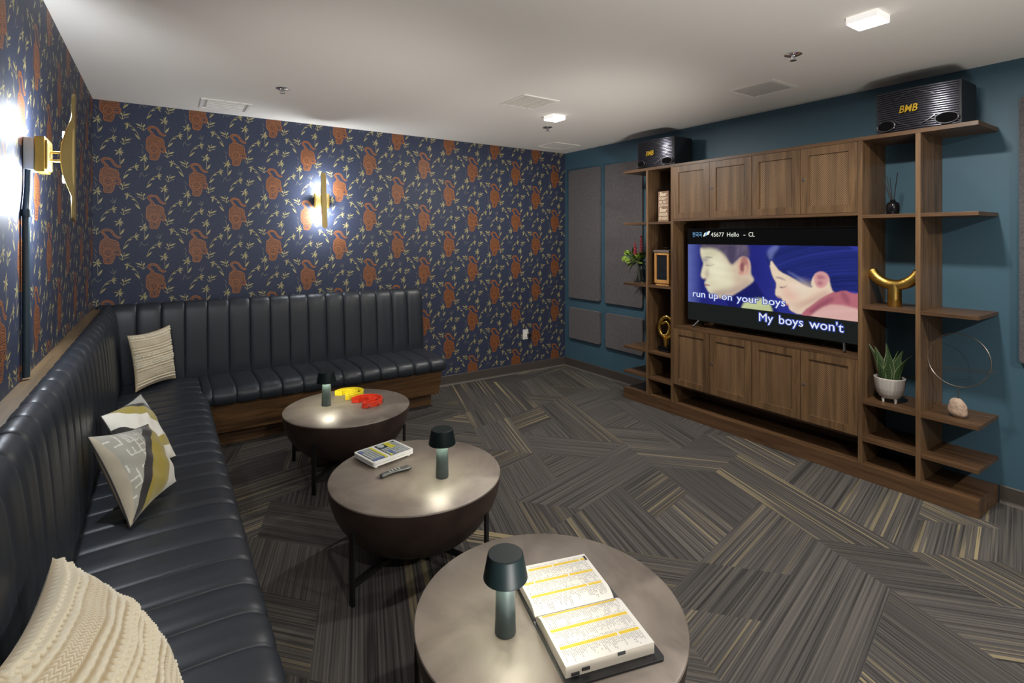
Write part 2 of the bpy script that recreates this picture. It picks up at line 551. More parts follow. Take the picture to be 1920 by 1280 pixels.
# ------------------------------------------------------------------ clipping of flat pattern pieces to a rectangle
def clip(poly, x0, y0, x1, y1):
    def cut(P, inside, inter):
        out = []
        for i in range(len(P)):
            a, b = P[i - 1], P[i]
            ia, ib = inside(a), inside(b)
            if ib:
                if not ia: out.append(inter(a, b))
                out.append(b)
            elif ia:
                out.append(inter(a, b))
        return out
    def ix(x):
        return lambda a, b: (x, a[1] + (b[1] - a[1]) * (x - a[0]) / (b[0] - a[0]))
    def iy(y):
        return lambda a, b: (a[0] + (b[0] - a[0]) * (y - a[1]) / (b[1] - a[1]), y)
    for ins, it in ((lambda p: p[0] >= x0, ix(x0)), (lambda p: p[0] <= x1, ix(x1)), (lambda p: p[1] >= y0, iy(y0)), (lambda p: p[1] <= y1, iy(y1))):
        if not poly: return []
        poly = cut(poly, ins, it)
    return poly

# ------------------------------------------------------------------ floor: carpet of 60 degree pieces
def make_floor():
    a = 0.40; ang = math.radians(12)
    e1 = (a * math.cos(ang), a * math.sin(ang)); e2 = (a * math.cos(ang + PI / 3), a * math.sin(ang + PI / 3))
    org = (0.20, 0.10)
    dirs = [ang, ang + PI / 3, ang + 2 * PI / 3]
    rnd = random.Random(21)
    P = lambda i, j: (org[0] + i * e1[0] + j * e2[0], org[1] + i * e1[1] + j * e2[1])
    tris = {}
    for i in range(-22, 26):
        for j in range(-14, 18):
            for up in (1, 0):
                t = [P(i, j), P(i + 1, j), P(i, j + 1)] if up else [P(i + 1, j), P(i + 1, j + 1), P(i, j + 1)]
                if any(XL - .6 < p[0] < XR + .6 and YF - .6 < p[1] < YB + .6 for p in t):
                    tris[(i, j, up)] = t
    def nb(t, k):
        i, j, up = t
        if up: return [(i, j - 1, 0), (i - 1, j, 0), (i, j, 0)][k]
        return [(i, j + 1, 1), (i + 1, j, 1), (i, j, 1)][k]
    group = {}; info = []
    order = list(tris); rnd.shuffle(order)
    for t in order:
        if t in group: continue
        k = rnd.choice([0, 1, 2, 2])
        ab = [q for q in range(3) if q != k]; rnd.shuffle(ab)
        g = len(info); info.append((k, rnd.choice([0, 0.08, 0.3, 0.6, 0.85]), rnd.random(), rnd.random() * 7, rnd.random() * 3))
        group[t] = g; left = rnd.choice([1, 2, 3, 4])
        for o in (0, 1):
            cur = t; step = o
            while left > 0:
                n = nb(cur, ab[step % 2])
                if n not in tris or n in group: break
                group[n] = g; cur = n; step += 1; left -= 1
    vs = []; fs = []; uvs = []; cols = []
    for t, T in tris.items():
        k, yl, tone, o1, o2 = info[group[t]]
        poly = clip(list(T), XL, YF, XR, YB)
        if len(poly) < 3: continue
        f = []
        c, s = math.cos(dirs[k]), math.sin(dirs[k])
        for x, y in poly:
            f.append(len(vs)); vs.append((x, y, 0))
            uvs.append((x * c + y * s + o1, -x * s + y * c + o2)); cols.append((yl, tone, 0, 1))
        fs.append(f)
    me = D.meshes.new('floor'); me.from_pydata(vs, [], fs); me.materials.append(M['carpet'])
    me.uv_layers.new(name='stripe')
    me.color_attributes.new('piece', 'FLOAT_COLOR', 'CORNER')
    uvl = me.uv_layers['stripe']; ca = me.color_attributes['piece']
    for p in me.polygons:
        for li in p.loop_indices:
            vi = me.loops[li].vertex_index
            uvl.data[li].uv = uvs[vi]; ca.data[li].color = cols[vi]
    me.update()
    o = D.objects.new('floor', me); COL.objects.link(o); tag(o, kind='structure')
make_floor()

# ------------------------------------------------------------------ wallpaper motif (one drop of the repeat), metres from the tiger's feet
KX, KY = 0.000384, 0.000478
def U(p): return (p[0] * KX, -p[1] * KY)
def leafpoly(a, b, w):
    ax, ay = a; bx, by = b
    dx, dy = bx - ax, by - ay; L = math.hypot(dx, dy) or 1
    nx, ny = -dy / L * w / 2, dx / L * w / 2
    return [a, (ax + dx * .3 + nx * .8, ay + dy * .3 + ny * .8), (ax + dx * .6 + nx, ay + dy * .6 + ny), b,
            (ax + dx * .6 - nx, ay + dy * .6 - ny), (ax + dx * .3 - nx * .8, ay + dy * .3 - ny * .8)]
def strip(pts, w):
    out = []
    for i in range(len(pts) - 1):
        (ax, ay), (bx, by) = pts[i], pts[i + 1]
        dx, dy = bx - ax, by - ay; L = math.hypot(dx, dy) or 1
        nx, ny = -dy / L * w / 2, dx / L * w / 2
        out.append([(ax + nx, ay + ny), (ax - nx, ay - ny), (bx - nx, by - ny), (bx + nx, by + ny)])
    return out
def motifs():
    R = []   # (material, layer, polygon in motif px)
    def leaf(a, b, w, m=2): R.append((m, 1, leafpoly(a, b, w)))
    def line(pts, w, m=2):
        for q in strip(pts, w): R.append((m, 1, q))
    def fan(x, y, L):
        for dx, dy, w in L: leaf((x, y), (x + dx, y + dy), w)
    def palm_up(x, y):
        fan(x, y, [(35, -75, 24), (-85, -18, 15), (-62, 60, 24), (48, 66, 24), (78, 18, 20), (-8, -52, 10), (68, -22, 12)])
        line([(x, y), (x + 12, y + 90), (x + 14, y + 200)], 6)
        leaf((x + 14, y + 205), (x + 88, y + 102), 32)
    def palm_lean(x, y):
        fan(x, y, [(85, -22, 20), (40, -60, 12), (52, 75, 24), (75, 22, 18), (-35, 30, 14), (20, 50, 12)])
        line([(x, y), (x - 75, y + 35), (x - 140, y + 105), (x - 185, y + 210)], 6)
        leaf((x - 125, y + 78), (x - 32, y + 48), 22)
        leaf((x - 190, y + 215), (x - 90, y + 125), 26)
    def palm_right(x, y):
        fan(x, y, [(-72, -18, 22), (-30, -48, 12), (-42, 75, 24), (60, 25, 22), (20, -40, 12), (-50, 30, 12)])
        line([(x, y), (x + 80, y + 40), (x + 140, y + 110), (x + 190, y + 215)], 6)
        leaf((x + 45, y + 60), (x + 120, y + 82), 22)
        leaf((x + 100, y + 130), (x + 190, y + 225), 26)
    def sprout(x, y, s=1):
        line([(x, y), (x, y - 70)], 11)
        leaf((x, y - 60), (x - 30 * s, y - 110), 28)
        leaf((x, y - 60), (x + 130 * s, y - 108), 26)
        line([(x + 18 * s, y - 75), (x + 30 * s, y - 130)], 7)
        line([(x - 8 * s, y - 5), (x - 52 * s, y - 48)], 8)
        line([(x + 12 * s, y - 12), (x + 45 * s, y - 38), (x + 100 * s, y - 50)], 8)
    def grass(x, y):
        leaf((x, y), (x - 85, y - 65), 11, 3); leaf((x, y), (x - 35, y - 105), 11, 3); leaf((x, y), (x + 32, y - 98), 12, 3); leaf((x, y), (x + 5, y - 60), 9, 3)
    palm_up(-170, -15); palm_up(172, 468)
    palm_lean(60, 255); palm_lean(420, -435)
    palm_right(320, 32)
    sprout(225, -45); sprout(245, 355); sprout(560, 105, -1)
    grass(100, 178)
    line([(-160, 282), (-205, 240)], 9, 3); line([(-160, 282), (-100, 245)], 9, 3); line([(-240, 300), (-225, 245), (-190, 215)], 9, 3)
    line([(-215, -235), (-175, -180)], 9, 3); line([(-205, -160), (-182, -110), (-190, -75)], 9, 3)
    # tiger
    body = [(-75, -30), (-55, 0), (-5, 6), (50, 4), (76, -26), (96, -75), (106, -115), (106, -160), (120, -145), (150, -122), (184, -130),
            (200, -175), (192, -215), (168, -236), (172, -285), (160, -335), (112, -365), (62, -375), (12, -392), (-12, -430), (-42, -458), (-64, -484),
            (-72, -505), (-28, -517), (30, -510), (64, -470), (96, -425), (150, -396), (200, -405), (206, -420), (150, -426), (116, -450), (90, -485),
            (60, -524), (10, -542), (-50, -545), (-98, -522), (-110, -496), (-90, -464), (-56, -436), (-46, -402), (-80, -375), (-118, -345),
            (-130, -265), (-130, -165), (-112, -140), (-80, -105), (-66, -85), (-70, -35)]
    R.append((1, 2, body))
    for q in strip(body + body[:1], 9): R.append((4, 3, q))
    cx, cy = 0, -175    # head
    head = [(cx + 74 * math.cos(t), cy + 66 * math.sin(t)) for t in [2 * PI * i / 14 for i in range(14)]]
    for q in strip(head + head[:1], 8): R.append((4, 3, q))
    for ex in (-24, 22):
        R.append((5, 3, [(ex - 11, cy - 8), (ex, cy - 18), (ex + 11, cy - 8), (ex, cy + 4)]))
    R.append((5, 3, [(-16, cy + 30), (16, cy + 26), (6, cy + 44), (-8, cy + 44)]))
    R.append((0, 3, [(0, -78), (18, -84), (14, -40), (-4, -34)]))
    R.append((0, 3, [(112, -185), (150, -195), (152, -165), (122, -158)]))
    return [(m, l, [U(p) for p in poly]) for m, l, poly in R]
MOT = motifs()
PMATS = [M['paper'], M['tiger'], M['leaf'], M['leafpale'], M['tigerline'], M['tigerdark']]

def wallpaper(name, span, z0, z1, place, base_s, par):
    """span: range of s along the wall; place(s, z, d) -> 3D, d metres off the wall. par: odd columns drop"""
    mb = MB()
    s0, s1 = span
    th = -0.1
    mb.add([place(s0, z0, 0), place(s1, z0, 0), place(s1, z1, 0), place(s0, z1, 0)], [(0, 1, 2, 3)], 0)
    # wall body behind the paper
    vs = [place(s, z, d) for d in (-0.0005, -0.1) for s, z in ((s0, z0), (s1, z0), (s1, z1), (s0, z1))]
    mb.add(vs, [(4, 5, 6, 7), (0, 1, 5, 4), (1, 2, 6, 5), (2, 3, 7, 6), (3, 0, 4, 7)], 0)
    k = math.floor((s0 - base_s) / 0.2838) - 2
    while True:
        s = base_s + k * 0.2838
        if s > s1 + 0.5: break
        zb = 1.358 + (0.2675 if (k + par) % 2 else 0)
        n = -4
        while zb + n * 0.535 < z1 + 0.5:
            z = zb + n * 0.535
            for m, l, poly in MOT:
                q = clip([(s + x, z + y) for x, y in poly], s0, z0, s1, z1)
                if len(q) < 3: continue
                tri = tessellate_polygon([[Vector((x, y, 0)) for x, y in q]]) if l == 2 else [list(range(len(q)))]
                mb.add([place(x, y, 0.00009 * l) for x, y in q], [list(t) for t in tri], m)
            n += 1
        k += 1
    return struct(name, mb, PMATS, recalc=False)

wallpaper('wall_back', (XL, XR), 0.0, ZC, lambda s, z, d: (s, YB - d, z), -0.34, 0)
wallpaper('wall_left', (0.6, YB), 0.0, ZC, lambda s, z, d: (XL + d, s, z), 2.575, 0)
mb = MB(); mb.box((XL - .1, YF, 0), (XL, 0.6, ZC)); struct('wall_left_near', mb, M['paper'])
mb = MB(); mb.box((XR, YF, 0), (XR + .1, YB, ZC)); struct('wall_right', mb, M['teal'])
mb = MB(); mb.box((XL - .1, YF - .1, 0), (XR + .1, YF, ZC)); struct('wall_front', mb, M['drywall'])
mb = MB(); mb.box((XL - .1, YF - .1, ZC), (XR + .1, YB + .1, ZC + .1)); struct('ceiling', mb, M['ceiling'])

# baseboards with the pale edge strip at the carpet
def baseboard(name, a, b, n):
    mb = MB()
    ax, ay = a; bx, by = b
    def P(t, d, z): return (ax + (bx - ax) * t + n[0] * d, ay + (by - ay) * t + n[1] * d, z)
    prof = [(0.0, 0.0), (0.014, 0.0), (0.012, 0.012), (0.008, 0.02), (0.008, 0.10), (0.004, 0.105), (0.0, 0.105)]
    for i in range(len(prof) - 1):
        (d0, z0), (d1, z1) = prof[i], prof[i + 1]
        mb.add([P(0, d0, z0), P(1, d0, z0), P(1, d1, z1), P(0, d1, z1)], [(0, 1, 2, 3)], 1 if i == 1 else 0)
    mb.add([P(0, d, z) for d, z in prof], [list(range(len(prof)))], 0)
    mb.add([P(1, d, z) for d, z in prof], [list(range(len(prof)))], 0)
    struct(name, mb, [M['base'], M['basetrim']])
baseboard('baseboard_back', (2.16, YB), (XR, YB), (0, -1))
baseboard('baseboard_right', (XR, 3.63), (XR, YB - 0.001), (-1, 0))
baseboard('baseboard_right_near', (XR, YF), (XR, 0.95), (-1, 0))

# wooden ledge between the wallpaper and the banquette
mb = MB(); mb.box((XL + .001, 0.0 - 1.0, 0.99), (XL + 0.062, YB - .001, 1.03)); struct('trim_1', mb, M['wood_ledge'])

# ------------------------------------------------------------------ lights fixtures on the ceiling
def area(name, loc, size, watts, rot=(0, 0, 0), col=(1.0, 0.96, 0.90), spread=PI, parent=None, sy=None):
    l = D.lights.new(name, 'AREA'); l.energy = watts; l.color = col; l.spread = spread
    if sy: l.shape = 'RECTANGLE'; l.size_y = sy
    l.size = size
    o = D.objects.new(name, l); COL.objects.link(o); o.location = loc; o.rotation_euler = rot
    if parent: o.parent = parent
    return o

dl = thing('ceiling_light', 'small square white ceiling light above the speaker end of the shelving', 'ceiling light', (DOWNLIGHTS[0][0], DOWNLIGHTS[0][1], ZC))
mb = MB(); mb.box((-.066, -.066, -.032), (.066, .066, 0)); mb.build('housing', M['lens'], dl, bevel=.003)
mb = MB(); mb.box((-.062, -.062, -.035), (.062, .062, -.0325)); mb.build('diffuser', M['glow'], dl)
area('downlight', (0, 0, -.04), .12, DOWNLIGHTS[0][2], parent=dl)
dlabels = [None, 'small square white ceiling light in the far part of the room beyond the air grille',
           'added ceiling light behind the viewer on the shelving side', 'added ceiling light behind the viewer on the sofa side']  # last two are extra lights added out of view
for i in (1, 2, 3):
    c = copy_tree(dl)
    c.location = (DOWNLIGHTS[i][0], DOWNLIGHTS[i][1], ZC); c['label'] = dlabels[i]
    for ch in c.children:
        if ch.type == 'LIGHT':
            ch.data = ch.data.copy(); ch.data.energy = DOWNLIGHTS[i][2]

# unseen uplighters, housings included, added as fill for the ceiling
for i, ((x, y), w, spots) in enumerate(ADDED_UPLIGHTS):
    t = thing('added_uplighter', ('added black uplighter for ceiling fill beside the near end of the banquette', 'added black uplighter for ceiling fill in the middle of the room behind the viewer')[i], 'added fill light', (x, y, 0))
    mb = MB(); mb.lathe([(0, 0), (.30, 0), (.38, .10), (.40, .22), (.39, .22), (.37, .20), (0, .19)], 40); mb.build('housing', M['black'], t)
    o = area('wash', (0, 0, .24), .68, w, parent=t, spread=math.radians(135), col=(1, .98, .95)); o.rotation_euler = (PI - .25, 0, 0)
    for aim, cone, ws in spots:
        l = D.lights.new('beam', 'SPOT'); l.energy = ws; l.spot_size = math.radians(cone); l.spot_blend = 1; l.shadow_soft_size = .25; l.color = (1, .97, .94)  # spot added to lift the far ceiling
        lo_ = D.objects.new('beam', l); COL.objects.link(lo_); lo_.parent = t; lo_.location = (0, 0, .30)
        lo_.rotation_euler = (Vector(aim) - Vector((x, y, .30))).to_track_quat('-Z', 'Y').to_euler()

# air grilles
def vent(label, x0, y0, x1, y1, style):
    t = thing('ceiling_vent', label, 'vent', ((x0 + x1) / 2, (y0 + y1) / 2, ZC))
    hx, hy = (x1 - x0) / 2, (y1 - y0) / 2
    f = MB(); w = .024 if style != 'plain' else .012
    for a, b in (((-hx, -hy), (hx, -hy + w)), ((-hx, hy - w), (hx, hy)), ((-hx, -hy + w), (-hx + w, hy - w)), ((hx - w, -hy + w), (hx, hy - w))):
        f.box((a[0], a[1], -.007), (b[0], b[1], 0))
    f.build('frame', M['offwhite'], t, bevel=.002)
    g = MB(); g.box((-hx + w, -hy + w, -.001), (hx - w, hy - w, 0)); g.build('backing', M['slot'] if style != 'plain' else M['offwhite'], t)
    if style == 'louvre':
        s = MB(); n = 15
        for i in range(n):
            y = -hy + w + (2 * hy - 2 * w) * (i + .5) / n
            R = Matrix.Rotation(0.6, 3, 'X')
            s.obox((0, y, -.005), (2 * hx - 2 * w, .015, .0015), R)
        for q in (-1, 0, 1):
            s.box((q * hx * .5 - .002, -hy + w, -.008), (q * hx * .5 + .002, hy - w, -.002))
        s.build('louvres', M['offwhite'], t)
    elif style == 'egg':
        s = MB(); n = 18
        for i in range(1, n):
            y = -hy + w + (2 * hy - 2 * w) * i / n; s.box((-hx + w, y - .004, -.005), (hx - w, y + .004, -.001))
            x = -hx + w + (2 * hx - 2 * w) * i / n; s.box((x - .004, -hy + w, -.005), (x + .004, hy - w, -.001))
        s.build('grid', M['offwhite'], t)
    elif style == 'slot':
        s = MB(); n = 5
        for i in range(n):
            y = -hy + w + (2 * hy - 2 * w) * (i + .5) / n; s.box((-hx + w + .02, y - .018, -.006), (hx - w - .02, y + .018, -.001))
        s.build('louvres', M['offwhite'], t)
    else:
        s = MB(); s.box((-hx + w, -hy + w, -.004), (hx - w, hy - w, -.001)); s.build('access_panel', M['ceiling'], t)
vent('square louvred air vent in the ceiling near the room centre', 2.15, 3.05, 2.475, 3.38, 'louvre')
vent('square egg-crate air grille in the ceiling above the television wall', 3.28, 1.865, 3.60, 2.20, 'egg')
vent('flush square access hatch in the ceiling at the far right corner', 3.49, 4.39, 3.85, 4.70, 'plain')
vent('oblong slotted air vent in the ceiling above the back sofa corner', 0.235, 4.45, 0.575, 4.78, 'slot')

# sprinkler heads
sp = thing('sprinkler_head', 'chrome sprinkler head in the ceiling above the far coffee table', 'sprinkler', (0.686, 3.86, ZC), group=None)
mb = MB(); mb.lathe([(0, -.001), (.045, -.001), (.045, -.004), (.03, -.010), (.018, -.012), (0, -.012)], 24); mb.build('escutcheon', M['chrome'], sp)
mb = MB()
for a in (0, PI):
    mb.tube([(.011 * math.cos(a), .011 * math.sin(a), -.010), (.016 * math.cos(a), .016 * math.sin(a), -.022), (.004 * math.cos(a), 0, -.034)], .0025, 6)
mb.lathe([(0, -.033), (.018, -.034), (.018, -.0365), (0, -.037)], 16)
mb.lathe([(0, -.008), (.008, -.012), (.004, -.033), (0, -.034)], 12)
mb.build('deflector', M['chrome'], sp)
for (x, y), lb in zip(((2.97, 3.84), (2.938, 1.553)), ('chrome sprinkler head just beyond the far square ceiling light', 'chrome sprinkler head between the near ceiling light and the egg-crate grille')):
    c = copy_tree(sp); c.location = (x, y, ZC); c['label'] = lb

# ------------------------------------------------------------------ sconces
def make_sconce(label, loc, rz, deep, tilt, watts):
    """local: +Y points away from the wall, wall at y = 0"""
    t = thing('wall_sconce', label, 'wall lamp', loc, rz)
    mb = MB(); mb.box((-.066, deep, -.066), (.066, deep + .030, .066)); mb.build('back_plate', M['brass'], t, bevel=.003)
    mb = MB(); mb.box((-.056, deep + .030, -.056), (.056, deep + .036, .056)); mb.build('plate_rim', M['brassdull'], t, bevel=.002)
    d0 = deep + .036
    for s in (-1, 1):
        mb = MB(); mb.tube([(0, d0, s * .016), (0, d0 + .040, s * .016)], .006, 12); mb.build('stem', M['brass'], t)
    # blade: flat front, rounded back that swells at the middle
    H = .25; yf = d0 + .075
    pts = []
    N = 40
    def prof(z):
        k = abs(z) / H
        return .010 + .034 * max(0, 1 - (k / .62) ** 2) ** 1.2
    mb = MB()
    def fn(u, v):
        z = -H + 2 * H * u
        e = max(0, 1 - max(0, (abs(z) - (H - .022)) / .022) ** 2) ** .5
        w = .022 * e + 1e-4
        a = 2 * PI * v
        dp = prof(z)
        y = yf - dp / 2 + dp / 2 * max(-1, min(1, 1.5 * math.cos(a)))
        x = w * max(-1, min(1, 1.3 * math.sin(a)))
        return (x + z * tilt, y, z)
    mb.grid(fn, 61, 33)
    mb.build('blade', M['brassdull'], t)
    for s in (-1, 1):
        mb = MB(); mb.lathe([(0, 0), (.016, 0), (.016, .004), (0, .004)], 20, (0, yf - prof(.085) - .001, s * .085), M=Matrix.Rotation(PI / 2, 3, 'X')); mb.build('led', M['led'], t)
        for zz, ww in ((.09, .6), (.16, .4)):
            l = D.lights.new('sconce_lamp', 'POINT'); l.energy = watts[0 if s > 0 else 1] * ww; l.color = (0.84, 0.91, 1.0); l.shadow_soft_size = .012
            lo_ = D.objects.new('sconce_lamp', l); COL.objects.link(lo_); lo_.location = (0, yf - prof(zz) - .012, s * zz); lo_.parent = t
    return t
make_sconce('brass blade wall sconce on the tiger wallpaper of the far wall', (1.197, YB - .001, 1.885), PI, .028, .03, SCONCE_W[0])
make_sconce('brass blade wall sconce on the left wall, seen edge on', (XL + .001, 2.665, 1.865), -PI / 2, .032, 0.0, SCONCE_W[1])
t = thing('surface_conduit', 'dark painted conduit running down the left wall from a grey junction box to the ledge', 'conduit', (XL + .001, 2.665, 1.03))
mb = MB(); mb.box((0, -.062, .775), (.031, .062, .895)); mb.build('junction_box', M['boxgrey'], t, bevel=.004)
mb = MB(); mb.tube([(.013, -.045, .775), (.013, -.05, .70), (.013, -.085, .62), (.013, -.085, .01)], .0115, 12); mb.build('pipe', M['conduit'], t)
mb = MB(); mb.tube([(.013, -.085, .60), (.013, -.085, .625)], .015, 12); mb.build('coupling', M['conduit'], t)

# ------------------------------------------------------------------ banquette
PITCH = 0.153
def channels(s0, s1, phase, prof, place, amp=0.011, nper=14, capn=True):
    """padded channels. prof: list of (d, z, nd, nz, k) base profile with outward normal and puff factor"""
    ss = []
    k0 = math.floor((s0 - phase) / PITCH); k1 = math.ceil((s1 - phase) / PITCH)
    fr = [0, .006, .018, .04, .075, .13, .22, .36, .5, .64, .78, .87, .925, .96, .982, .994]
    for k in range(k0, k1 + 1):
        for f in fr:
            s = phase + (k + f) * PITCH
            if s0 < s < s1: ss.append(s)
    ss = [s0] + ss + [s1]
    def puff(s):
        f = ((s - phase) / PITCH) % 1.0
        e0 = min(1, (s - s0) / .03); e1 = min(1, (s1 - s) / .03)
        e = math.sqrt(max(0, 1 - (1 - min(e0, e1)) ** 2))
        x = abs(2 * f - 1)
        return (1 - x ** 5.5) ** 0.62, e
    mb = MB(); n = len(prof)
    vs = []
    for s in ss:
        h, e = puff(s)
        rr = math.sin(s * 91.7) * .0008
        for d, z, nd, nz, k in prof:
            dd = (amp * h * k) - (1 - e) * .022 * k + rr * k
            vs.append(place(s, d + nd * dd, z + nz * dd))
    fs = [(i * n + j, (i + 1) * n + j, (i + 1) * n + j + 1, i * n + j + 1) for i in range(len(ss) - 1) for j in range(n - 1)]
    mb.add(vs, fs, 0, True)
    mb.add(vs[:n], [list(range(n))], 0); mb.add(vs[-n:], [list(range(n))], 0)
    return mb

def profile(pts, n=40, puffs=None):
    """smooth (Catmull-Rom) polyline with normals"""
    P = [Vector(p) for p in pts]
    out = []
    for i in range(len(P) - 1):
        p0 = P[max(i - 1, 0)]; p1 = P[i]; p2 = P[i + 1]; p3 = P[min(i + 2, len(P) - 1)]
        m = 6
        for j in range(m):
            t = j / m
            out.append(0.5 * ((2 * p1) + (-p0 + p2) * t + (2 * p0 - 5 * p1 + 4 * p2 - p3) * t * t + (-p0 + 3 * p1 - 3 * p2 + p3) * t ** 3))
    out.append(P[-1])
    res = []
    m = len(out)
    for i, p in enumerate(out):
        t = out[min(i + 1, m - 1)] - out[max(i - 1, 0)]
        t.normalize()
        n_ = Vector((t.y, -t.x))
        u = i / (m - 1)
        k = min(1, u / .08, (1 - u) / .10)
        res.append((p.x, p.y, n_.x, n_.y, k))
    return res

bq = thing('banquette_sofa', 'L-shaped dark navy channel-tufted leather banquette on a wooden base along the left and far walls', 'sofa', (XL, YB, 0))
back_prof = profile([(.172, .44), (.166, .60), (.152, .80), (.136, .95), (.118, 1.015), (.085, 1.043), (.045, 1.038), (.022, 1.01), (.018, .93)])
left_prof = profile([(.176, .44), (.170, .60), (.158, .80), (.144, .95), (.128, 1.012), (.104, 1.038), (.080, 1.034), (.066, 1.01), (.064, .90)])
seat_prof = profile([(.13, .445), (.20, .456), (.36, .462), (.54, .462), (.63, .455), (.672, .434), (.684, .405), (.678, .370), (.655, .358), (.60, .358)])
# outward normal of seat profile points up/out
seat_prof = [(d, z, -nd, -nz, k) for d, z, nd, nz, k in seat_prof]
pl_back = lambda s, d, z: (s, YB - d, z)
pl_left = lambda s, d, z: (XL + d, s, z)
channels(XL + .02, 2.145, 0.295, back_prof, pl_back).build('backrest', M['leather'], bq, world=True)
channels(-0.9, 4.83, 2.156, left_prof, pl_left).build('backrest', M['leather'], bq, world=True)
channels(0.235, 2.14, 0.295, seat_prof, pl_back, amp=.012).build('seat_cushion', M['leather'], bq, world=True)
channels(-0.9, 4.80, 2.156, seat_prof, pl_left, amp=.012).build('seat_cushion', M['leather'], bq, world=True)
mb = MB()
P2 = [(.05, .36), (.655, .36), (.585, .125), (.05, .125)]
mb.add([pl_back(s, d, z) for s in (.22, 2.105) for d, z in P2], [(0, 1, 2, 3), (4, 7, 6, 5), (0, 4, 5, 1), (1, 5, 6, 2), (2, 6, 7, 3), (3, 7, 4, 0)])
mb.build('base_panel', M['wood_base'], bq, world=True)
mb = MB()
mb.add([pl_left(s, d, z) for s in (-.9, YB - .02) for d, z in P2], [(0, 1, 2, 3), (4, 7, 6, 5), (0, 4, 5, 1), (1, 5, 6, 2), (2, 6, 7, 3), (3, 7, 4, 0)])
mb.build('base_panel', M['wood_base_y'], bq, world=True)
mb = MB(); mb.box((.10, YB - .473, 0), (2.08, YB - .05, .115)); mb.build('toe_kick', M['wood_base'], bq, world=True)
mb = MB(); mb.box((XL + .05, -.9, 0), (XL + .473, YB - .02, .115)); mb.build('toe_kick', M['wood_base_y'], bq, world=True)

# ------------------------------------------------------------------ wall unit
XF, XB = 3.734, 4.083
Y0, Y1 = 0.957, 3.622
wu = thing('media_wall_unit', 'walnut media wall unit with perforated cabinet doors and open shelves against the teal wall', 'wall unit', (3.91, 2.29, 0))
mb = MB(); mb.box((XF, Y0, 0), (XB, Y1, .10)); mb.build('plinth', M['wood_y'], wu, world=True, bevel=.0015)
mb = MB(); mb.box((XF, Y0, 2.175), (XB, Y1, 2.20)); mb.build('top_board', M['wood_y'], wu, world=True, bevel=.0015)
UP = [1.235, 1.545, 3.040, 3.325]
for y in UP:
    mb = MB(); mb.box((XF, y - .0125, .10), (XB, y + .0125, 2.175)); mb.build('upright', M['wood_z'], wu, world=True, bevel=.0012)
for a, b in ((Y0, UP[0]), (UP[0], UP[1]), (UP[2], UP[3]), (UP[3], Y1)):
    for z in (.268, .508, 1.117, 1.698):
        ya = a if a == Y0 else a + .0125
        yb = b if b == Y1 else b - .0125
        mb = MB(); mb.box((XF, ya, z - .022), (XB, yb, z)); mb.build('shelf', M['wood_y'], wu, world=True, bevel=.0012)
ya, yb = UP[1] + .0125, UP[2] - .0125
for nm_, z0, z1 in (('cabinet_bottom', .250, .268), ('counter', .762, .782), ('cabinet_bottom', 1.696, 1.716)):
    mb = MB(); mb.box((XF + (.022 if z0 == .250 else 0), ya, z0), (XB, yb, z1)); mb.build(nm_, M['wood_y'], wu, world=True, bevel=.001)
mb = MB(); mb.box((XB - .018, ya, .78), (XB, yb, 1.70)); mb.build('back_panel', M['wood_z'], wu, world=True)
mb = MB(); mb.box((XB - .018, ya, .10), (XB, yb, .26)); mb.build('back_panel', M['wood_y'], wu, world=True)
edges = [yb, 2.66, 2.292, 1.925, ya]
def door(yh, yl, z0, z1, lock):
    g = .0018
    fw = (.058, .058)
    o = MB()
    a, b = yl + g, yh - g; c, d = z0 + g, z1 - g
    ia, ib, ic, id_ = a + .056, b - .056, c + .052, d - .052
    for p, q in (((a, c), (ia, d)), ((ib, c), (b, d)), ((ia, c), (ib, ic)), ((ia, id_), (ib, d))):
        o.box((XF, p[0], p[1]), (XF + .020, q[0], q[1]))
    dr = o.build('door', M['wood_z'], wu, world=True)
    p_ = MB(); p_.box((XF + .009, ia, ic), (XF + .015, ib, id_)); p_.build('perforated_panel', M['perf'], dr, world=True)
    if lock:
        k = MB(); k.lathe([(0, .004), (.010, .004), (.011, .0), (.011, -.004)], 20, (XF - .0, b - .022, (z0 + z1) / 2 + .01), M=Matrix.Rotation(-PI / 2, 3, 'Y'))
        k.build('lock', M['chrome'], dr, world=True)
for i in range(4):
    door(edges[i], edges[i + 1], .268, .762, i in (1, 3))
    door(edges[i], edges[i + 1], 1.716, 2.175, i in (1, 3))
mb = MB(); mb.box((XF + .03, ya, .27), (XB - .02, yb, .76)); mb.build('carcass', M['wood_y'], wu, world=True)
mb = MB(); mb.box((XF + .03, ya, 1.717), (XB - .02, yb, 2.174)); mb.build('carcass', M['wood_y'], wu, world=True)

# ------------------------------------------------------------------ acoustic panels
def panel(label, y0, y1, z0, z1):
    poly = []
    r = .022
    for cx, cy, a0 in ((y1 - r, z1 - r, 0), (y0 + r, z1 - r, PI / 2), (y0 + r, z0 + r, PI), (y1 - r, z0 + r, 1.5 * PI)):
        for i in range(6):
            a = a0 + PI / 2 * i / 5; poly.append((cx + r * math.cos(a), cy + r * math.sin(a)))
    mb = MB(); c = ((y0 + y1) / 2, (z0 + z1) / 2)
    mb.prism(poly, .024, lambda x, y, z: (XR - .006 - z, x, y))
    o = mb.build('acoustic_panel', M['felt'], bevel=.004, loc=(XR - .018, c[0], c[1]))
    tag(o, label, 'acoustic panel')
panel('tall grey felt acoustic panel on the teal wall beside the room corner', 4.297, 4.831, .838, 2.352)
panel('tall grey felt acoustic panel on the teal wall partly behind the flower vase', 3.675, 4.213, .834, 2.35)
panel('small grey felt acoustic panel low on the teal wall nearest the corner', 4.297, 4.825, .357, .722)
panel('small grey felt acoustic panel low on the teal wall next to the shelf ends', 3.670, 4.204, .349, .724)
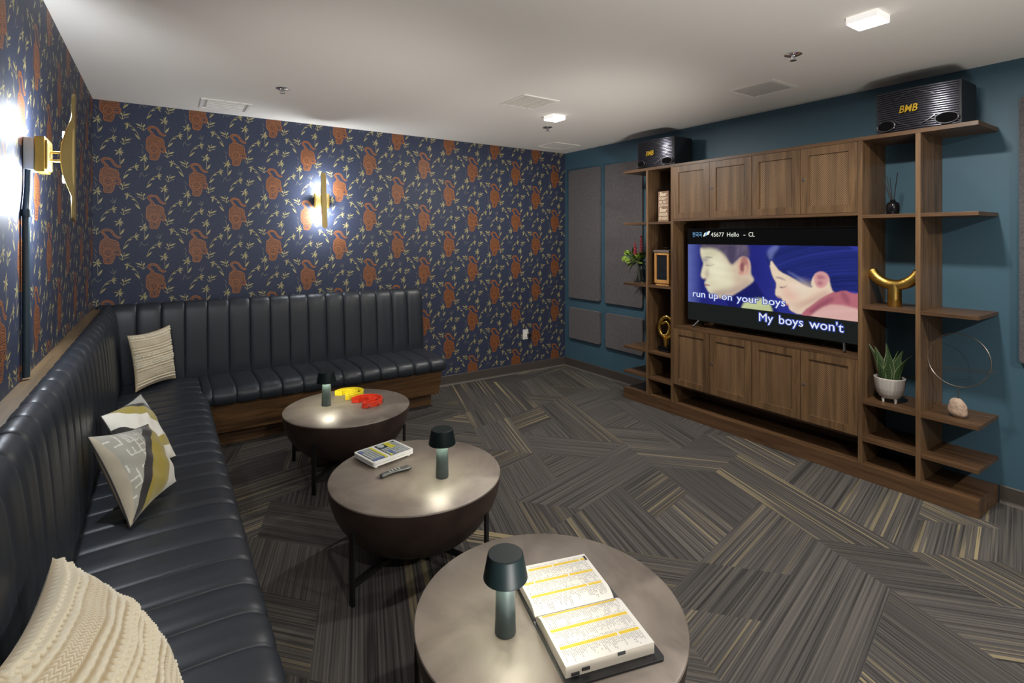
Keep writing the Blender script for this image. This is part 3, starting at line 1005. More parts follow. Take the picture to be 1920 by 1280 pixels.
panel('grey felt acoustic panel at the right edge of the picture', .30, .862, .838, 2.352)

# wall socket
t = thing('wall_outlet', 'white wall outlet with a black plug low on the tiger wallpaper', 'outlet', (3.49, YB - .001, .435))
mb = MB(); mb.box((-.037, -.006, -.058), (.037, 0, .058)); mb.build('cover_plate', M['white'], t, bevel=.003)
mb = MB(); mb.box((-.018, -.010, -.036), (.018, -.006, .036)); mb.build('socket_face', M['offwhite'], t, bevel=.002)
mb = MB(); mb.box((.022, -.05, -.026), (.052, -.007, .006)); mb.tube([(.045, -.03, -.01), (.075, -.03, -.012)], .004, 8); mb.build('plug', M['black'], t, bevel=.003)

# ------------------------------------------------------------------ coffee tables
def make_table(label, loc, rz):
    t = thing('coffee_table', label, 'coffee table', loc, rz)
    mb = MB(); mb.lathe([(0, .4095), (.403, .4095), (.409, .4075), (.411, .403), (.409, .3995), (0, .3995)], 96); mb.build('table_top', M['top'], t)
    mb = MB(); mb.lathe([(.408, .3993), (.4085, .385), (.405, .355), (.397, .32), (.383, .28), (.362, .24), (.333, .20), (.295, .163), (.25, .134), (.19, .111), (.12, .098), (.05, .094), (0, .094)], 96); mb.build('bowl', M['bowl'], t)
    for k in range(4):
        a = k * PI / 2
        R = Matrix.Rotation(a, 3, 'Z')
        mb = MB(); mb.obox(R @ Vector((.408, 0, .155)), (.012, .024, .31), R); mb.build('leg', M['black'], t, bevel=.001)
    for k in range(2):
        R = Matrix.Rotation(k * PI / 2, 3, 'Z')
        mb = MB(); mb.obox((0, 0, .084 - .0005 * k), (.804, .022, .018), R); mb.build('cross_bar', M['black'], t, bevel=.001)
    return t
T2 = make_table('round bowl-shaped coffee table in the middle, holding the white keypad', (1.030, 2.378, 0), math.radians(26))
T1 = copy_tree(T2); T1.location = (1.046, 3.567, 0); T1.rotation_euler.z = math.radians(45); T1['label'] = 'round bowl-shaped coffee table farthest away, holding two tambourines'
T3 = copy_tree(T2); T3.location = (0.990, 1.272, 0); T3.rotation_euler.z = math.radians(56); T3['label'] = 'round bowl-shaped coffee table nearest the camera, holding the open song book'
for t in (T1, T2, T3): t['group'] = 'bowl coffee tables in a row'
ZT = .4100

# ------------------------------------------------------------------ table lamps
lp = thing('table_lamp', 'small dark green mushroom lamp on the nearest table beside the open book', 'table lamp', (.825, 1.266, ZT), group='cordless mushroom lamps')
mb = MB(); mb.lathe([(0, 0), (.030, 0), (.031, .002), (.0305, .02), (.029, .08), (.0277, .13), (.026, .160), (.0255, .163), (0, .163)], 48); mb.build('stem', M['lampstem'], lp)
mb = MB(); mb.lathe([(0, .1632), (.0235, .1632), (.0235, .168), (.020, .173), (0, .173)], 40); mb.build('diffuser', M['lampled'], lp)
mb = MB(); mb.lathe([(0, .228), (.0488, .228), (.0490, .228), (.0508, .2272), (.0517, .2255), (.0519, .2248), (.0643, .1615), (.0645, .160), (.0640, .1585), (.0630, .160)], 56); mb.build('lamp_shade', M['lampgreen'], lp)
mb = MB(); mb.lathe([(.0628, .1602), (.0500, .2245), (0, .2245)], 56); mb.build('shade_lining', M['lampinner'], lp)
l = D.lights.new('lamp_light', 'POINT'); l.energy = LAMP_W; l.color = (1.0, 0.93, 0.78); l.shadow_soft_size = .012
lo = D.objects.new('lamp_light', l); COL.objects.link(lo); lo.location = (0, 0, .188); lo.parent = lp
for loc, lb in (((1.11, 2.258, ZT), 'small dark green mushroom lamp on the middle table near the white keypad'), ((.928, 3.66, ZT), 'small dark green mushroom lamp on the farthest table beside the yellow tambourine')):
    c = copy_tree(lp); c.location = loc; c['label'] = lb

# ------------------------------------------------------------------ tambourines
def tambourine(label, mt, loc, rz, R=.105):
    t = thing('tambourine', label, 'tambourine', loc, rz)
    H = .036
    def band(r_in, r_out, a0, a1, n, nm_, sq=1.0, z0=0.0, z1=H):
        mb = MB()
        vs = []
        for i in range(n + 1):
            a = a0 + (a1 - a0) * i / n
            for r, z in ((r_in, z0), (r_out, z0), (r_out, z1), (r_in, z1)):
                vs.append((r * math.cos(a), r * math.sin(a) * sq, z))
        fs = []
        for i in range(n):
            for k in range(4):
                fs.append((i * 4 + k, (i + 1) * 4 + k, (i + 1) * 4 + (k + 1) % 4, i * 4 + (k + 1) % 4))
        fs += [(0, 1, 2, 3), (n * 4 + 3, n * 4 + 2, n * 4 + 1, n * 4)]
        mb.add(vs, fs, 0, False)
        return mb.build(nm_, mt, t, bevel=.0015)
    g = math.radians(128)
    band(R - .013, R, -g, g, 48, 'outer_frame', .92)
    band(R * .50, R * .50 + .012, -math.radians(112), math.radians(112), 32, 'grip', .9)
    for s in (-1, 1):
        a = s * math.radians(120)
        mb = MB()
        p0 = Vector((R * .52 * math.cos(a), R * .52 * math.sin(a) * .92, 0)); p1 = Vector(((R - .006) * math.cos(s * g * .985), (R - .006) * math.sin(s * g * .985) * .92, 0))
        c = (p0 + p1) / 2; dv = p1 - p0
        mb.obox((c.x, c.y, H / 2), (dv.length + .006, .012, H - .001), Matrix.Rotation(math.atan2(dv.y, dv.x), 3, 'Z'))
        mb.build('end_bar', mt, t, bevel=.001)
    for k in (-104, -68, -34, 0, 34, 68, 104):
        a = math.radians(k)
        for zz in (.010, .019):
            mb = MB(); c = (R * math.cos(a) * 1.0, R * math.sin(a) * .92, zz)
            mb.lathe([(0, -.0008), (.010, -.0008), (.0115, .0006), (.006, .001), (.003, .0028), (0, .003)], 16, c); mb.build('jingle', M['chrome'], t)
    return t
tambourine('yellow plastic crescent tambourine with silver jingles, behind the red one', M['tyellow'], (1.115, 3.785, ZT), math.radians(12), R=.108)
tambourine('red plastic crescent tambourine with silver jingles, in front of the yellow one', M['tred'], (1.165, 3.545, ZT), math.radians(8), R=.112)

# ------------------------------------------------------------------ karaoke keypad and remote
kp = thing('karaoke_keypad', 'white karaoke controller keypad with blue, grey and yellow keys on the middle table', 'keypad', (.958, 2.630, ZT), math.radians(13))
def rrect(hx, hy, r, n=5):
    P = []
    for cx, cy, a0 in ((hx - r, hy - r, 0), (-hx + r, hy - r, PI / 2), (-hx + r, -hy + r, PI), (hx - r, -hy + r, 1.5 * PI)):
        for i in range(n + 1):
            a = a0 + PI / 2 * i / n; P.append((cx + r * math.cos(a), cy + r * math.sin(a)))
    return P
mb = MB(); mb.prism(rrect(.121, .096, .014), .010, lambda x, y, z: (x, y, .010 + z)); mb.build('lower_shell', M['white'], kp, bevel=.002)
mb = MB(); mb.prism(rrect(.1195, .0945, .013), .0015, lambda x, y, z: (x, y, .020 + z)); mb.build('seam_strip', M['inkblack'], kp)
mb = MB(); mb.prism(rrect(.121, .096, .014), .011, lambda x, y, z: (x, y, .0215 + z)); mb.build('upper_shell', M['white'], kp, bevel=.004)
for s in (-1, 1):
    for q in (-1, 1):
        mb = MB(); mb.lathe([(0, 0), (.008, 0), (.009, .004), (.008, .0105), (0, .0105)], 16, (s * .098, q * .078, 0)); mb.build('foot', M['white'], kp)
zt = .0325
mb = MB(); mb.box((-.108, -.080, zt), (-.028, .080, zt + .0012)); mb.box((-.010, -.080, zt), (.108, .080, zt + .0012)); mb.build('key_panel', M['keyground'], kp)
def keys(nm_, m, cells, w, h):
    for (x, y) in cells:
        k = MB(); k.box((x - w / 2, y - h / 2, zt + .0012), (x + w / 2, y + h / 2, zt + .0035)); k.build(nm_, m, kp)
cw, ch = .0155, .0185
L1, Lb, Ly = [], [], []
for i in range(5):
    for j in range(8):
        p = (-.100 + i * .0162, -.070 + j * .020)
        (Ly if (i == 4) else Lb if (i == 0 and j > 5) or (j == 0) else L1).append(p)
for i in range(7):
    for j in range(8):
        p = (-.001 + i * .0165, -.070 + j * .020)
        if i < 3 and j > 4: continue
        if i in (3, 4) and j > 3: Ly.append(p)
        elif i == 0 and j == 0: Ly.append(p)
        elif i == 1 and j < 3: Lb.append(p)
        else: L1.append(p)
keys('key', M['keygrey'], L1[::1][:60], .0125, .0145)
keys('key', M['keyblue'], Lb, .0125, .0145)
keys('key', M['keyyellow'], Ly, .0135, .0155)
mb = MB(); mb.lathe([(0, 0), (.019, 0), (.019, .003), (.016, .004), (0, .004)], 28, (.014, .056, zt + .0012)); mb.build('control_ring', M['keygrey'], kp)

rm = thing('remote_control', 'curved dark grey remote control lying in front of the white keypad', 'remote', (.938, 2.408, ZT), math.radians(6))
mb = MB()
def rmf(u, v):
    x = -.083 + .166 * u
    e = math.sqrt(max(0, 1 - max(0, (abs(x) - .070) / .0131) ** 2))
    w = (.0155 + .002 * math.cos(u * 9)) * e + .0004
    a = 2 * PI * v
    return (x, w * math.cos(a) + .012 * (1 - (x / .083) ** 2), .0095 + .009 * math.sin(a) * (e * .9 + .1) + .0005)
mb.grid(rmf, 40, 21); mb.build('body', M['remote'], rm)
for i in range(4):
    for j in (-1, 0, 1):
        x = -.03 + i * .017
        mb = MB(); mb.sphere((x, j * .0085 + .012 * (1 - (x / .083) ** 2), .0185), .0032, 10, sc=(1.1, 1, .5)); mb.build('button', M['keygrey'], rm)
mb = MB(); mb.lathe([(0, .0165), (.007, .0165), (.007, .0195), (.004, .0200), (0, .0192)], 16, (.060, .0055, 0)); mb.build('button', M['chrome'], rm)

# ------------------------------------------------------------------ open song book
bk = thing('song_book', 'open song list binder with yellow highlighted rows on the nearest table', 'book', (1.047, 1.213, ZT), math.radians(-15.5))
mb = MB(); mb.prism(rrect(.146, .237, .012), .006, lambda x, y, z: (x + .006, y - .006, z)); mb.build('cover', M['vinyl'], bk, bevel=.002)
def page_block(nm_, y0, y1, zg, ze, sgn):
    """y0 gutter side, y1 outer side"""
    mb = MB(); n = 16
    W_ = .132
    ts = [i / n for i in range(n + 1)]
    prof = []
    for t in ts:
        y = y0 + (y1 - y0) * t
        z = .0065 + ze * (1 - (1 - min(1, t / .22)) ** 2.2 * (1 - zg / ze))
        prof.append((y, z))
    vs = [(x, y, z) for x in (-W_, W_) for y, z in prof] + [(x, y, .0062) for x in (-W_, W_) for y in (y0, y1)]
    N = n + 1
    fs = [(i, i + 1, N + i + 1, N + i) for i in range(n)]
    mb.add(vs, fs, 0, True)
    mb.add(vs, [list(range(N)) + [2 * N + 1, 2 * N], list(range(N, 2 * N)) + [2 * N + 3, 2 * N + 2], (0, N, 2 * N + 2, 2 * N), (n, 2 * N + 1, 2 * N + 3, N + n)], 1)
    b = mb.build(nm_, [M['paperw'], M['pageedge']], bk)
    # printing
    def zat(y):
        t = (y - y0) / (y1 - y0)
        return .0065 + ze * (1 - (1 - min(1, max(0, t) / .22)) ** 2.2 * (1 - zg / ze)) + .0004
    pr = MB(); rnd = random.Random(int(ze * 1e4) + 3)
    rows = 3
    span = abs(y1 - y0)
    lo = min(y0, y1)
    for r in range(rows):
        yy = lo + span * (.90 - r * .30)
        h = .0105
        ncol = 46
        for c in range(ncol):
            x = -W_ + .010 + c * (2 * W_ - .022) / ncol
            w = (2 * W_ - .022) / ncol
            if rnd.random() < .97:
                pr.add([(x, yy, zat(yy)), (x + w * .86, yy, zat(yy)), (x + w * .86, yy - h, zat(yy - h)), (x, yy - h, zat(yy - h))], [(0, 1, 2, 3)], 0)
            for sgn2, base, mxl in ((1, yy + .003, .008), (-1, yy - h - .003, .044)):
                Lk = rnd.uniform(.3, 1) * mxl
                q = 0
                while q < Lk:
                    ya_ = base + sgn2 * q; yb_ = base + sgn2 * (q + .0022)
                    if lo + .004 < min(ya_, yb_) and max(ya_, yb_) < lo + span - .004 and rnd.random() < .82:
                        pr.add([(x + w * .15, ya_, zat(ya_)), (x + w * rnd.uniform(.45, .8), ya_, zat(ya_)), (x + w * .7, yb_, zat(yb_)), (x + w * .15, yb_, zat(yb_))], [(0, 1, 2, 3)], 1)
                    q += .0042
    yy = lo + span * .97
    pr.add([(W_ - .012, yy - .028, zat(yy)), (W_ - .004, yy - .028, zat(yy)), (W_ - .004, yy - .004, zat(yy)), (W_ - .012, yy - .004, zat(yy))], [(0, 1, 2, 3)], 2)
    pr.build('printing', [M['yellowink'], M['ink'], M['inkblack']], b, recalc=True)
    return b
page_block('page_block', .004, .212, .006, .024, 1)
page_block('page_block', -.004, -.218, .010, .030, -1)
for x, z in ((.03, .0335), (-.075, .020), (-.105, .014)):
    mb = MB(); mb.box((x - .011, -.2215, z - .004), (x + .011, -.2185, z + .003)); mb.build('index_tab', M['inkblack'], bk)

# ------------------------------------------------------------------ cushions
def cushion(label, BL, BR, TR, TL, th, kind, name='throw_pillow', res=120, group=None):
    BL, BR, TR, TL = map(Vector, (BL, BR, TR, TL))
    c = (BL + BR + TR + TL) / 4
    N = ((BR - BL) + (TR - TL)).cross((TL - BL) + (TR - BR)).normalized()
    Lu = ((BR - BL).length + (TR - TL).length) / 2; Lv = ((TL - BL).length + (TR - BR).length) / 2
    t = thing(name, label, 'pillow', (c.x, c.y, min(BL.z, BR.z)), group=group)
    off = Vector(t.location)
    def P(u, v):
        # edges drawn slightly in between the corners
        pu = .045 * (1 - (2 * v - 1) ** 2) * (1 - 2 * u)
        pv = .045 * (1 - (2 * u - 1) ** 2) * (1 - 2 * v)
        uu, vv = u + pu, v + pv
        return BL * (1 - uu) * (1 - vv) + BR * uu * (1 - vv) + TR * uu * vv + TL * (1 - uu) * vv
    def infl(u, v):
        a = max(0, 1 - abs(2 * u - 1) ** 2.6); b = max(0, 1 - abs(2 * v - 1) ** 2.6)
        return (a * b) ** .62 * th
    def knit(u, v):
        h = 0.0
        e = min(1, u / .03, (1 - u) / .03, v / .02, (1 - v) / .02)
        X = u * Lu; Y = v * Lv
        for v0 in (.07, .125, .345, .40, .525, .675, .725, .885):
            h += .0062 * math.exp(-((v - v0) / .013) ** 2) * (1 + .25 * math.sin(X / .0035))
        for v0, n_ in ((.435, 0), (.475, .5), (.575, 0), (.615, .5), (.93, 0), (.97, .5)):
            h += .0125 * math.exp(-((v - v0) / .017) ** 2) * max(0, math.cos(PI * ((X / .0175 + n_) % 1.0 - .5))) ** 1.1
        for a_, b_ in ((.16, .32), (.755, .865)):
            if a_ < v < b_:
                m_ = ((v - a_) / (b_ - a_) * 3) % 1.0
                ph = X / .009 + abs(m_ - .5) * 2.2
                h += .0040 * (abs(math.sin(PI * ph)) - .1) * min(1, (v - a_) / .01, (b_ - v) / .01)
        return h * e
    n = res
    vf = []; vb = []; hs = []
    for i in range(n + 1):
        for j in range(n + 1):
            u, v = i / n, j / n
            p = P(u, v); q = infl(u, v)
            wr = .004 * math.sin(u * 17 + v * 9) * math.sin(v * 13 - u * 5) * min(1, q / th * 2)
            h = knit(u, v) if kind == 'knit' else 0.0
            hs.append(h); vf.append(p + N * (q + wr + h) - off); vb.append(p - N * (q * .8) - off)
    K = n + 1
    fs = [(i * K + j, (i + 1) * K + j, (i + 1) * K + j + 1, i * K + j + 1) for i in range(n) for j in range(n)]
    back = MB(); back.add(vb, [f[::-1] for f in fs], 0, True)
    if kind == 'knit':
        mb = MB(); mb.add(vf, fs, 0, True)
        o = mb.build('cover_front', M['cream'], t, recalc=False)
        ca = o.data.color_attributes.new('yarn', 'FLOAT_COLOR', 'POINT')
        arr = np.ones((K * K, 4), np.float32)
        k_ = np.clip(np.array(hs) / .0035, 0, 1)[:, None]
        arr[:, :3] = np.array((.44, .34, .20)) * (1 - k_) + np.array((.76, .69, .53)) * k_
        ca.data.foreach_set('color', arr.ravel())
        back.build('cover_back', M['beige'], t, recalc=False)
    else:
        me = D.meshes.new('cover_front')
        me.from_pydata([tuple(p) for p in vf], [], fs)
        me.polygons.foreach_set('use_smooth', [True] * len(fs))
        ca = me.color_attributes.new('pattern', 'FLOAT_COLOR', 'POINT')
        arr = np.zeros((K * K, 4), np.float32); arr[:, 3] = 1
        uu, vv = np.meshgrid(np.linspace(0, 1, K), np.linspace(0, 1, K), indexing='ij')
        colr = pattern_cols(uu, vv, kind)
        arr[:, :3] = colr.reshape(-1, 3)
        ca.data.foreach_set('color', arr.ravel())
        me.materials.append(M['patterned'])
        o = D.objects.new('cover_front', me); COL.objects.link(o); o.parent = t
        back.build('cover_back', M['beige'], t, recalc=False)
        pp = MB(); path = []
        for i in range(40): path.append(P(i / 40, 0) - off)
        for i in range(40): path.append(P(1, i / 40) - off)
        for i in range(40): path.append(P(1 - i / 40, 1) - off)
        for i in range(40): path.append(P(0, 1 - i / 40) - off)
        pp.tube(path, .003, 6, closed=True); pp.build('piping', M['inkblack'], t)
    return t

def inpoly(u, v, poly):
    r = np.zeros(u.shape, bool)
    n = len(poly)
    for i in range(n):
        x0, y0 = poly[i - 1]; x1, y1 = poly[i]
        if y0 == y1: continue
        c = ((y0 > v) != (y1 > v)) & (u < (x1 - x0) * (v - y0) / (y1 - y0) + x0)
        r ^= c
    return r
def pattern_cols(u, v, kind):
    """u across the bottom (left to right), v up"""
    grey = np.array((0.36, 0.35, 0.30)); line = np.array((0.66, 0.66, 0.60)); black = np.array((0.014, 0.012, 0.011))
    gold = np.array((0.36, 0.28, 0.035)); white = np.array((0.74, 0.71, 0.62))
    c = np.zeros(u.shape + (3,)) + grey
    if kind == 'B':
        d = (1 - u) + .72 * v + .03 * np.sin(v * 9)
        c[d > .34] = black; c[d > .41] = gold; c[(d > .66) | ((v > .35) & (d > .56 + .25 * (v - .35)))] = white
        c[d > .98] = black; c[d > 1.08] = gold
        c[(u < .30) & (v < .45)] = gold; c[(u < .16) & (v < .45)] = white
        return c
    # maze-like pale lines on the grey field
    rr = np.random.RandomState(4)
    for i in range(64):
        gx, gy = rr.randint(0, 8) / 12 + .02, rr.randint(0, 11) / 12 + .04
        Lh = rr.choice([1, 1, 2]) / 12; hor = rr.rand() < .5
        jx = .002 * np.sin(v * 60); jy = .002 * np.sin(u * 70)
        if hor: m_ = (np.abs(v - gy + jy) < .0085) & (u > gx) & (u < gx + Lh + .008)
        else: m_ = (np.abs(u - gx + jx) < .0085) & (v > gy) & (v < gy + Lh + .008)
        c[m_ & (v < .95)] = line
    for k in range(7):
        m_ = (np.abs(u - (.30 + k * .042)) < .007) & (v > .80 - .02 * (k % 3)) & (v < .93)
        c[m_] = line
    c[inpoly(u, v, [(.02, -.01), (.15, -.01), (.40, .40), (.62, .74), (.88, .90), (.98, 1.01), (.80, 1.01), (.56, .84), (.28, .44), (.10, .12)])] = black
    c[inpoly(u, v, [(.15, -.01), (.40, .40), (.62, .74), (.88, .90), (.98, 1.01), (1.01, 1.01), (.93, .74), (.80, .46), (.72, .18), (.60, -.01)])] = gold
    c[(u < .03 + .05 * np.sin(PI * np.clip(v * .92 + .06, 0, 1)))] = np.array((.46, .40, .30))
    c[inpoly(u, v, [(1.02, 1.02), (1.02, -.02), (.60, -.02), (.72, .18), (.80, .46), (.93, .74)])] = white
    return c
def patterned_mat():
    m = D.materials.new('patterned_velvet')
    nt, b = nm(m); L = nt.links.new
    at = nt.nodes.new('ShaderNodeVertexColor'); at.layer_name = 'pattern'
    L(at.outputs['Color'], b.inputs['Base Color'])
    b.inputs['Roughness'].default_value = 0.75; b.inputs['Sheen Weight'].default_value = 0.4
    tc = nt.nodes.new('ShaderNodeTexCoord'); n = nt.nodes.new('ShaderNodeTexNoise'); n.inputs['Scale'].default_value = 350
    L(tc.outputs['Object'], n.inputs['Vector'])
    bp = nt.nodes.new('ShaderNodeBump'); bp.inputs['Strength'].default_value = .4; bp.inputs['Distance'].default_value = .0015
    L(n.outputs['Fac'], bp.inputs['Height']); L(bp.outputs['Normal'], b.inputs['Normal'])
    return m
M['patterned'] = patterned_mat()

cushion('cream knitted throw pillow with tufted rows in the far corner of the banquette', (-.155, 4.42, .488), (.085, 4.70, .488), (.045, 4.715, .895), (-.205, 4.49, .872), .055, 'knit', res=130)
cushion('grey, black, gold and white patterned throw pillow in front of a similar one', (-.100, 2.375, .485), (.05, 2.70, .49), (-.055, 2.83, .72), (-.240, 2.56, .79), .078, 'A', res=150)
cushion('gold, white and grey patterned throw pillow half hidden behind a similar one', (.055, 3.00, .495), (-.095, 3.31, .745), (-.235, 3.01, .74), (-.095, 2.77, .49), .060, 'B', res=150)
cushion('large cream knitted throw pillow with tufted rows nearest the camera', (.02, 1.07, .487), (.025, 1.50, .487), (-.215, 1.62, .80), (-.235, 1.18, .83), .085, 'knit', res=240)

# ------------------------------------------------------------------ television
tv = thing('television', 'flat television showing a karaoke video with lyrics, standing in the wall unit', 'television', (3.86, 2.257, .782))
TX = 3.83
mb = MB(); mb.box((TX + .002, 1.565, .838), (TX + .035, 2.948, 1.630)); mb.build('casing', M['tvbezel'], tv, world=True, bevel=.004)
mb = MB(); mb.box((TX + .035, 1.80, .90), (TX + .07, 2.70, 1.30)); mb.build('rear_housing', M['tvbezel'], tv, world=True, bevel=.01)
def stand(y):
    mb = MB()
    mb.tube([(TX + .02, y, .85), (TX - .04, y + .03 * (1 if y > 2.2 else -1), .788)], .009, 6)
    mb.tube([(TX + .02, y, .85), (TX + .10, y + .03 * (1 if y > 2.2 else -1), .788)], .009, 6)
    mb.build('stand_foot', M['black'], tv, world=True)
stand(2.83); stand(1.69)

def screen():
    SY0, SY1, SZ0, SZ1 = 1.570, 2.943, .843, 1.625
    iz0, iz1 = .995, 1.495
    nx, nz = 460, 262
    u = np.linspace(0, 1, nx); z = np.linspace(SZ0, SZ1, nz)
    U_, Z_ = np.meshgrid(u, z, indexing='ij')
    V_ = (iz1 - Z_) / (iz1 - iz0)       # 0 at picture top, 1 at bottom
    def lin(c): return np.array(srgb(*c))
    img = np.zeros(U_.shape + (3,))
    bg1, bg2, bg3 = lin((92, 104, 172)), lin((34, 38, 120)), lin((48, 56, 150))
    t = np.clip(U_ / .1, 0, 1)[..., None]
    img[:] = bg1 * (1 - t) + bg2 * t
    t = np.clip((U_ - .45) / .3, 0, 1)[..., None]
    img[:] = img * (1 - t) + bg3 * t
    def shift(a, s, ax):
        b = np.roll(a, s, ax)
        if ax == 0:
            if s > 0: b[:s] = a[:1]
            else: b[s:] = a[-1:]
        return b
    def blur(a, k):
        for ax in (0, 1):
            for _ in range(2):
                c = a.copy(); w = 1
                for s in range(1, k + 1):
                    c += shift(a, s, ax) + shift(a, -s, ax); w += 2
                a = c / w
        return a
    def smooth(poly, it=2):
        for _ in range(it):
            q = []
            for i in range(len(poly)):
                a, b = poly[i], poly[(i + 1) % len(poly)]
                q.append((a[0] * .75 + b[0] * .25, a[1] * .75 + b[1] * .25)); q.append((a[0] * .25 + b[0] * .75, a[1] * .25 + b[1] * .75))
            poly = q
        return poly
    rs = np.random.RandomState(11)
    def strands(x, n, k=0):
        r = rs.rand(n + 2); x = np.clip(x, 0, .9999) * n; i = x.astype(int); f = x - i
        return r[i] * (1 - f) + r[i + 1] * f
    def paint(poly, c, k=1, shade=None, al=1.0, within=None):
        m = inpoly(U_, V_, smooth(poly, 1)).astype(float)
        m = blur(m, k)[..., None] * al
        if within is not None: m = m * within
        cc = np.zeros(img.shape) + lin(c)
        if shade is not None: cc = cc * shade[..., None]
        img[:] = img * (1 - m) + cc * m
        return m
    def ell(cx, cy, rx, ry): return [(cx + rx * math.cos(a), cy + ry * math.sin(a)) for a in [2 * PI * i / 20 for i in range(20)]]
    # collar and jacket
    paint([(0.26, 0.878), (0.327, 0.786), (0.382, 0.686), (0.449, 0.528), (0.50, 0.764), (0.62, 1.06), (0.30, 1.06)], (24, 28, 96), 2)
    paint([(0.365, 1.05), (0.38, .93), (0.409, 0.86), (0.474, 0.815), (0.532, 0.834), (0.565, 1.05)], (192, 200, 150), 2)
    # man: face, ear, hair
    sh = .62 + .38 * np.clip(1.25 - np.abs(U_ - .2) * 2.2, 0, 1) * np.clip(1.3 - np.abs(V_ - .45) * .8, 0, 1)
    face = [(0.093, 0.026), (0.093, 0.174), (0.107, 0.266), (0.117, 0.32), (0.103, 0.432), (0.095, 0.53), (0.107, 0.582), (0.133, 0.588), (0.137, 0.60), (0.119, 0.652), (0.131, 0.690), (0.127, .715), (0.138, 0.74), (0.146, 0.784), (0.174, 0.85), (0.219, 0.885), (0.27, 0.88), (0.327, 0.79), (0.382, 0.69), (0.436, 0.585), (0.449, 0.535), (0.425, 0.46), (0.425, 0.302), (0.409, 0.202), (0.369, 0.18), (0.327, 0.278), (0.306, 0.326), (0.27, 0.16), (0.219, 0.0)]
    fm = paint(face, (222, 214, 184), 2, sh)
    paint([(.20, .05), (.30, .33), (.33, .6), (.27, .88), (.45, .6), (.44, .2)], (196, 156, 142), 8, None, .45, fm)
    paint(ell(.125, .26, .03, .035), (120, 112, 128), 4, None, .7, fm)
    paint([(.118, .31), (.15, .29), (.185, .30), (.19, .35), (.15, .375), (.12, .36)], (186, 172, 150), 3, None, .7, fm)
    paint([(.124, .345), (.14, .362), (.165, .362), (.190, .340), (.196, .322), (.186, .334), (.165, .350), (.142, .350)], (58, 46, 62), 1)
    paint([(.118, .225), (.14, .20), (.18, .21), (.18, .23), (.14, .225)], (96, 84, 100), 1, None, .8)
    paint([(.108, .575), (.13, .565), (.14, .585), (.125, .60)], (120, 90, 100), 1, None, .8)
    paint([(.122, .665), (.15, .675), (.168, .69), (.15, .70), (.125, .705)], (150, 90, 95), 1, None, .8)
    paint(ell(.21, .40, .06, .20), (236, 232, 206), 9, None, .5, fm)
    paint(ell(.17, .14, .06, .08), (200, 194, 164), 7, None, .5, fm)
    paint([(.15, .80), (.24, .74), (.34, .70), (.42, .56), (.44, .60), (.33, .80), (.22, .90)], (150, 112, 116), 7, None, .6, fm)
    paint([(.13, .42), (.15, .40), (.155, .54), (.14, .58), (.125, .57)], (170, 150, 134), 4, None, .6, fm)
    paint(ell(.384, .33, .040, .155), (212, 170, 150), 2)
    paint(ell(.388, .26, .022, .07), (160, 98, 98), 2, None, .8)
    paint(ell(.374, .36, .014, .08), (126, 64, 76), 2, None, .9)
    paint([(.395, .22), (.412, .27), (.414, .36), (.402, .44), (.405, .36), (.402, .27)], (176, 120, 116), 1, None, .7)
    paint(ell(.366, .45, .016, .03), (200, 146, 134), 2, None, .9)
    paint([(0.088, -0.05), (0.402, -0.05), (0.419, 0.1), (0.416, 0.21), (0.369, 0.17), (0.334, 0.27), (0.306, 0.345), (0.277, 0.216), (0.227, 0.102), (0.16, 0.06), (0.097, 0.082)], (92, 82, 104), 4, .75 + .5 * strands(U_ + .06 * V_, 170) * strands(U_ * .7 + V_ * .4, 40) + .15 * strands(U_ - .1 * V_, 330))
    paint([(0.26, 0.0), (0.34, 0.0), (0.33, 0.2), (0.305, 0.30), (0.28, 0.18)], (58, 50, 84), 4, None, .6)
    # woman: neck, face, ear, sweater, hair
    wf = [(0.535, 0.232), (0.545, 0.37), (0.559, 0.492), (0.575, 0.546), (0.578, 0.61), (0.570, 0.70), (0.573, .75), (0.588, 0.782), (0.612, 0.785), (0.606, 0.814), (0.627, 0.846), (0.622, .866), (0.647, 0.888), (0.645, 0.93), (0.667, 0.972), (0.703, 1.0), (0.75, 0.95), (0.80, 0.80), (0.88, 0.64), (0.87, 0.46), (0.80, 0.36), (0.7, 0.45), (0.62, 0.3), (0.568, 0.22)]
    wm = paint(wf, (226, 204, 180), 1)
    paint([(.60, .62), (.66, .60), (.72, .72), (.66, .88), (.61, .74)], (228, 166, 156), 8, None, .45, wm)
    paint([(.590, .615), (.605, .64), (.630, .615), (.637, .59), (.622, .615), (.605, .622)], (90, 50, 90), 1)
    paint([(.562, .48), (.60, .47), (.64, .53), (.60, .50)], (110, 80, 110), 1, None, .7)
    paint([(.62, .85), (.645, .872), (.640, .895), (.626, .875)], (176, 84, 96), 1, None, .9)
    paint([(.574, .765), (.592, .75), (.606, .778), (.59, .79)], (170, 110, 110), 1, None, .6)
    paint([(0.70, 1.06), (0.725, 0.93), (0.769, 0.832), (0.817, 0.712), (0.874, 0.622), (0.918, 0.582), (0.953, 0.634), (1.01, 0.616), (1.01, 1.06)], (178, 104, 116), 1)
    paint([(.74, .95), (.80, .80), (.86, .70), (.88, .72), (.83, .84), (.78, .98)], (128, 60, 84), 3, None, .6)
    paint([(0.74, 1.06), (0.80, 0.88), (0.874, 0.786), (1.01, 0.842), (1.01, 1.06)], (214, 170, 164), 2)
    paint([(.90, .60), (.94, .66), (.95, .80), (.91, .74)], (134, 70, 92), 2, None, .6)
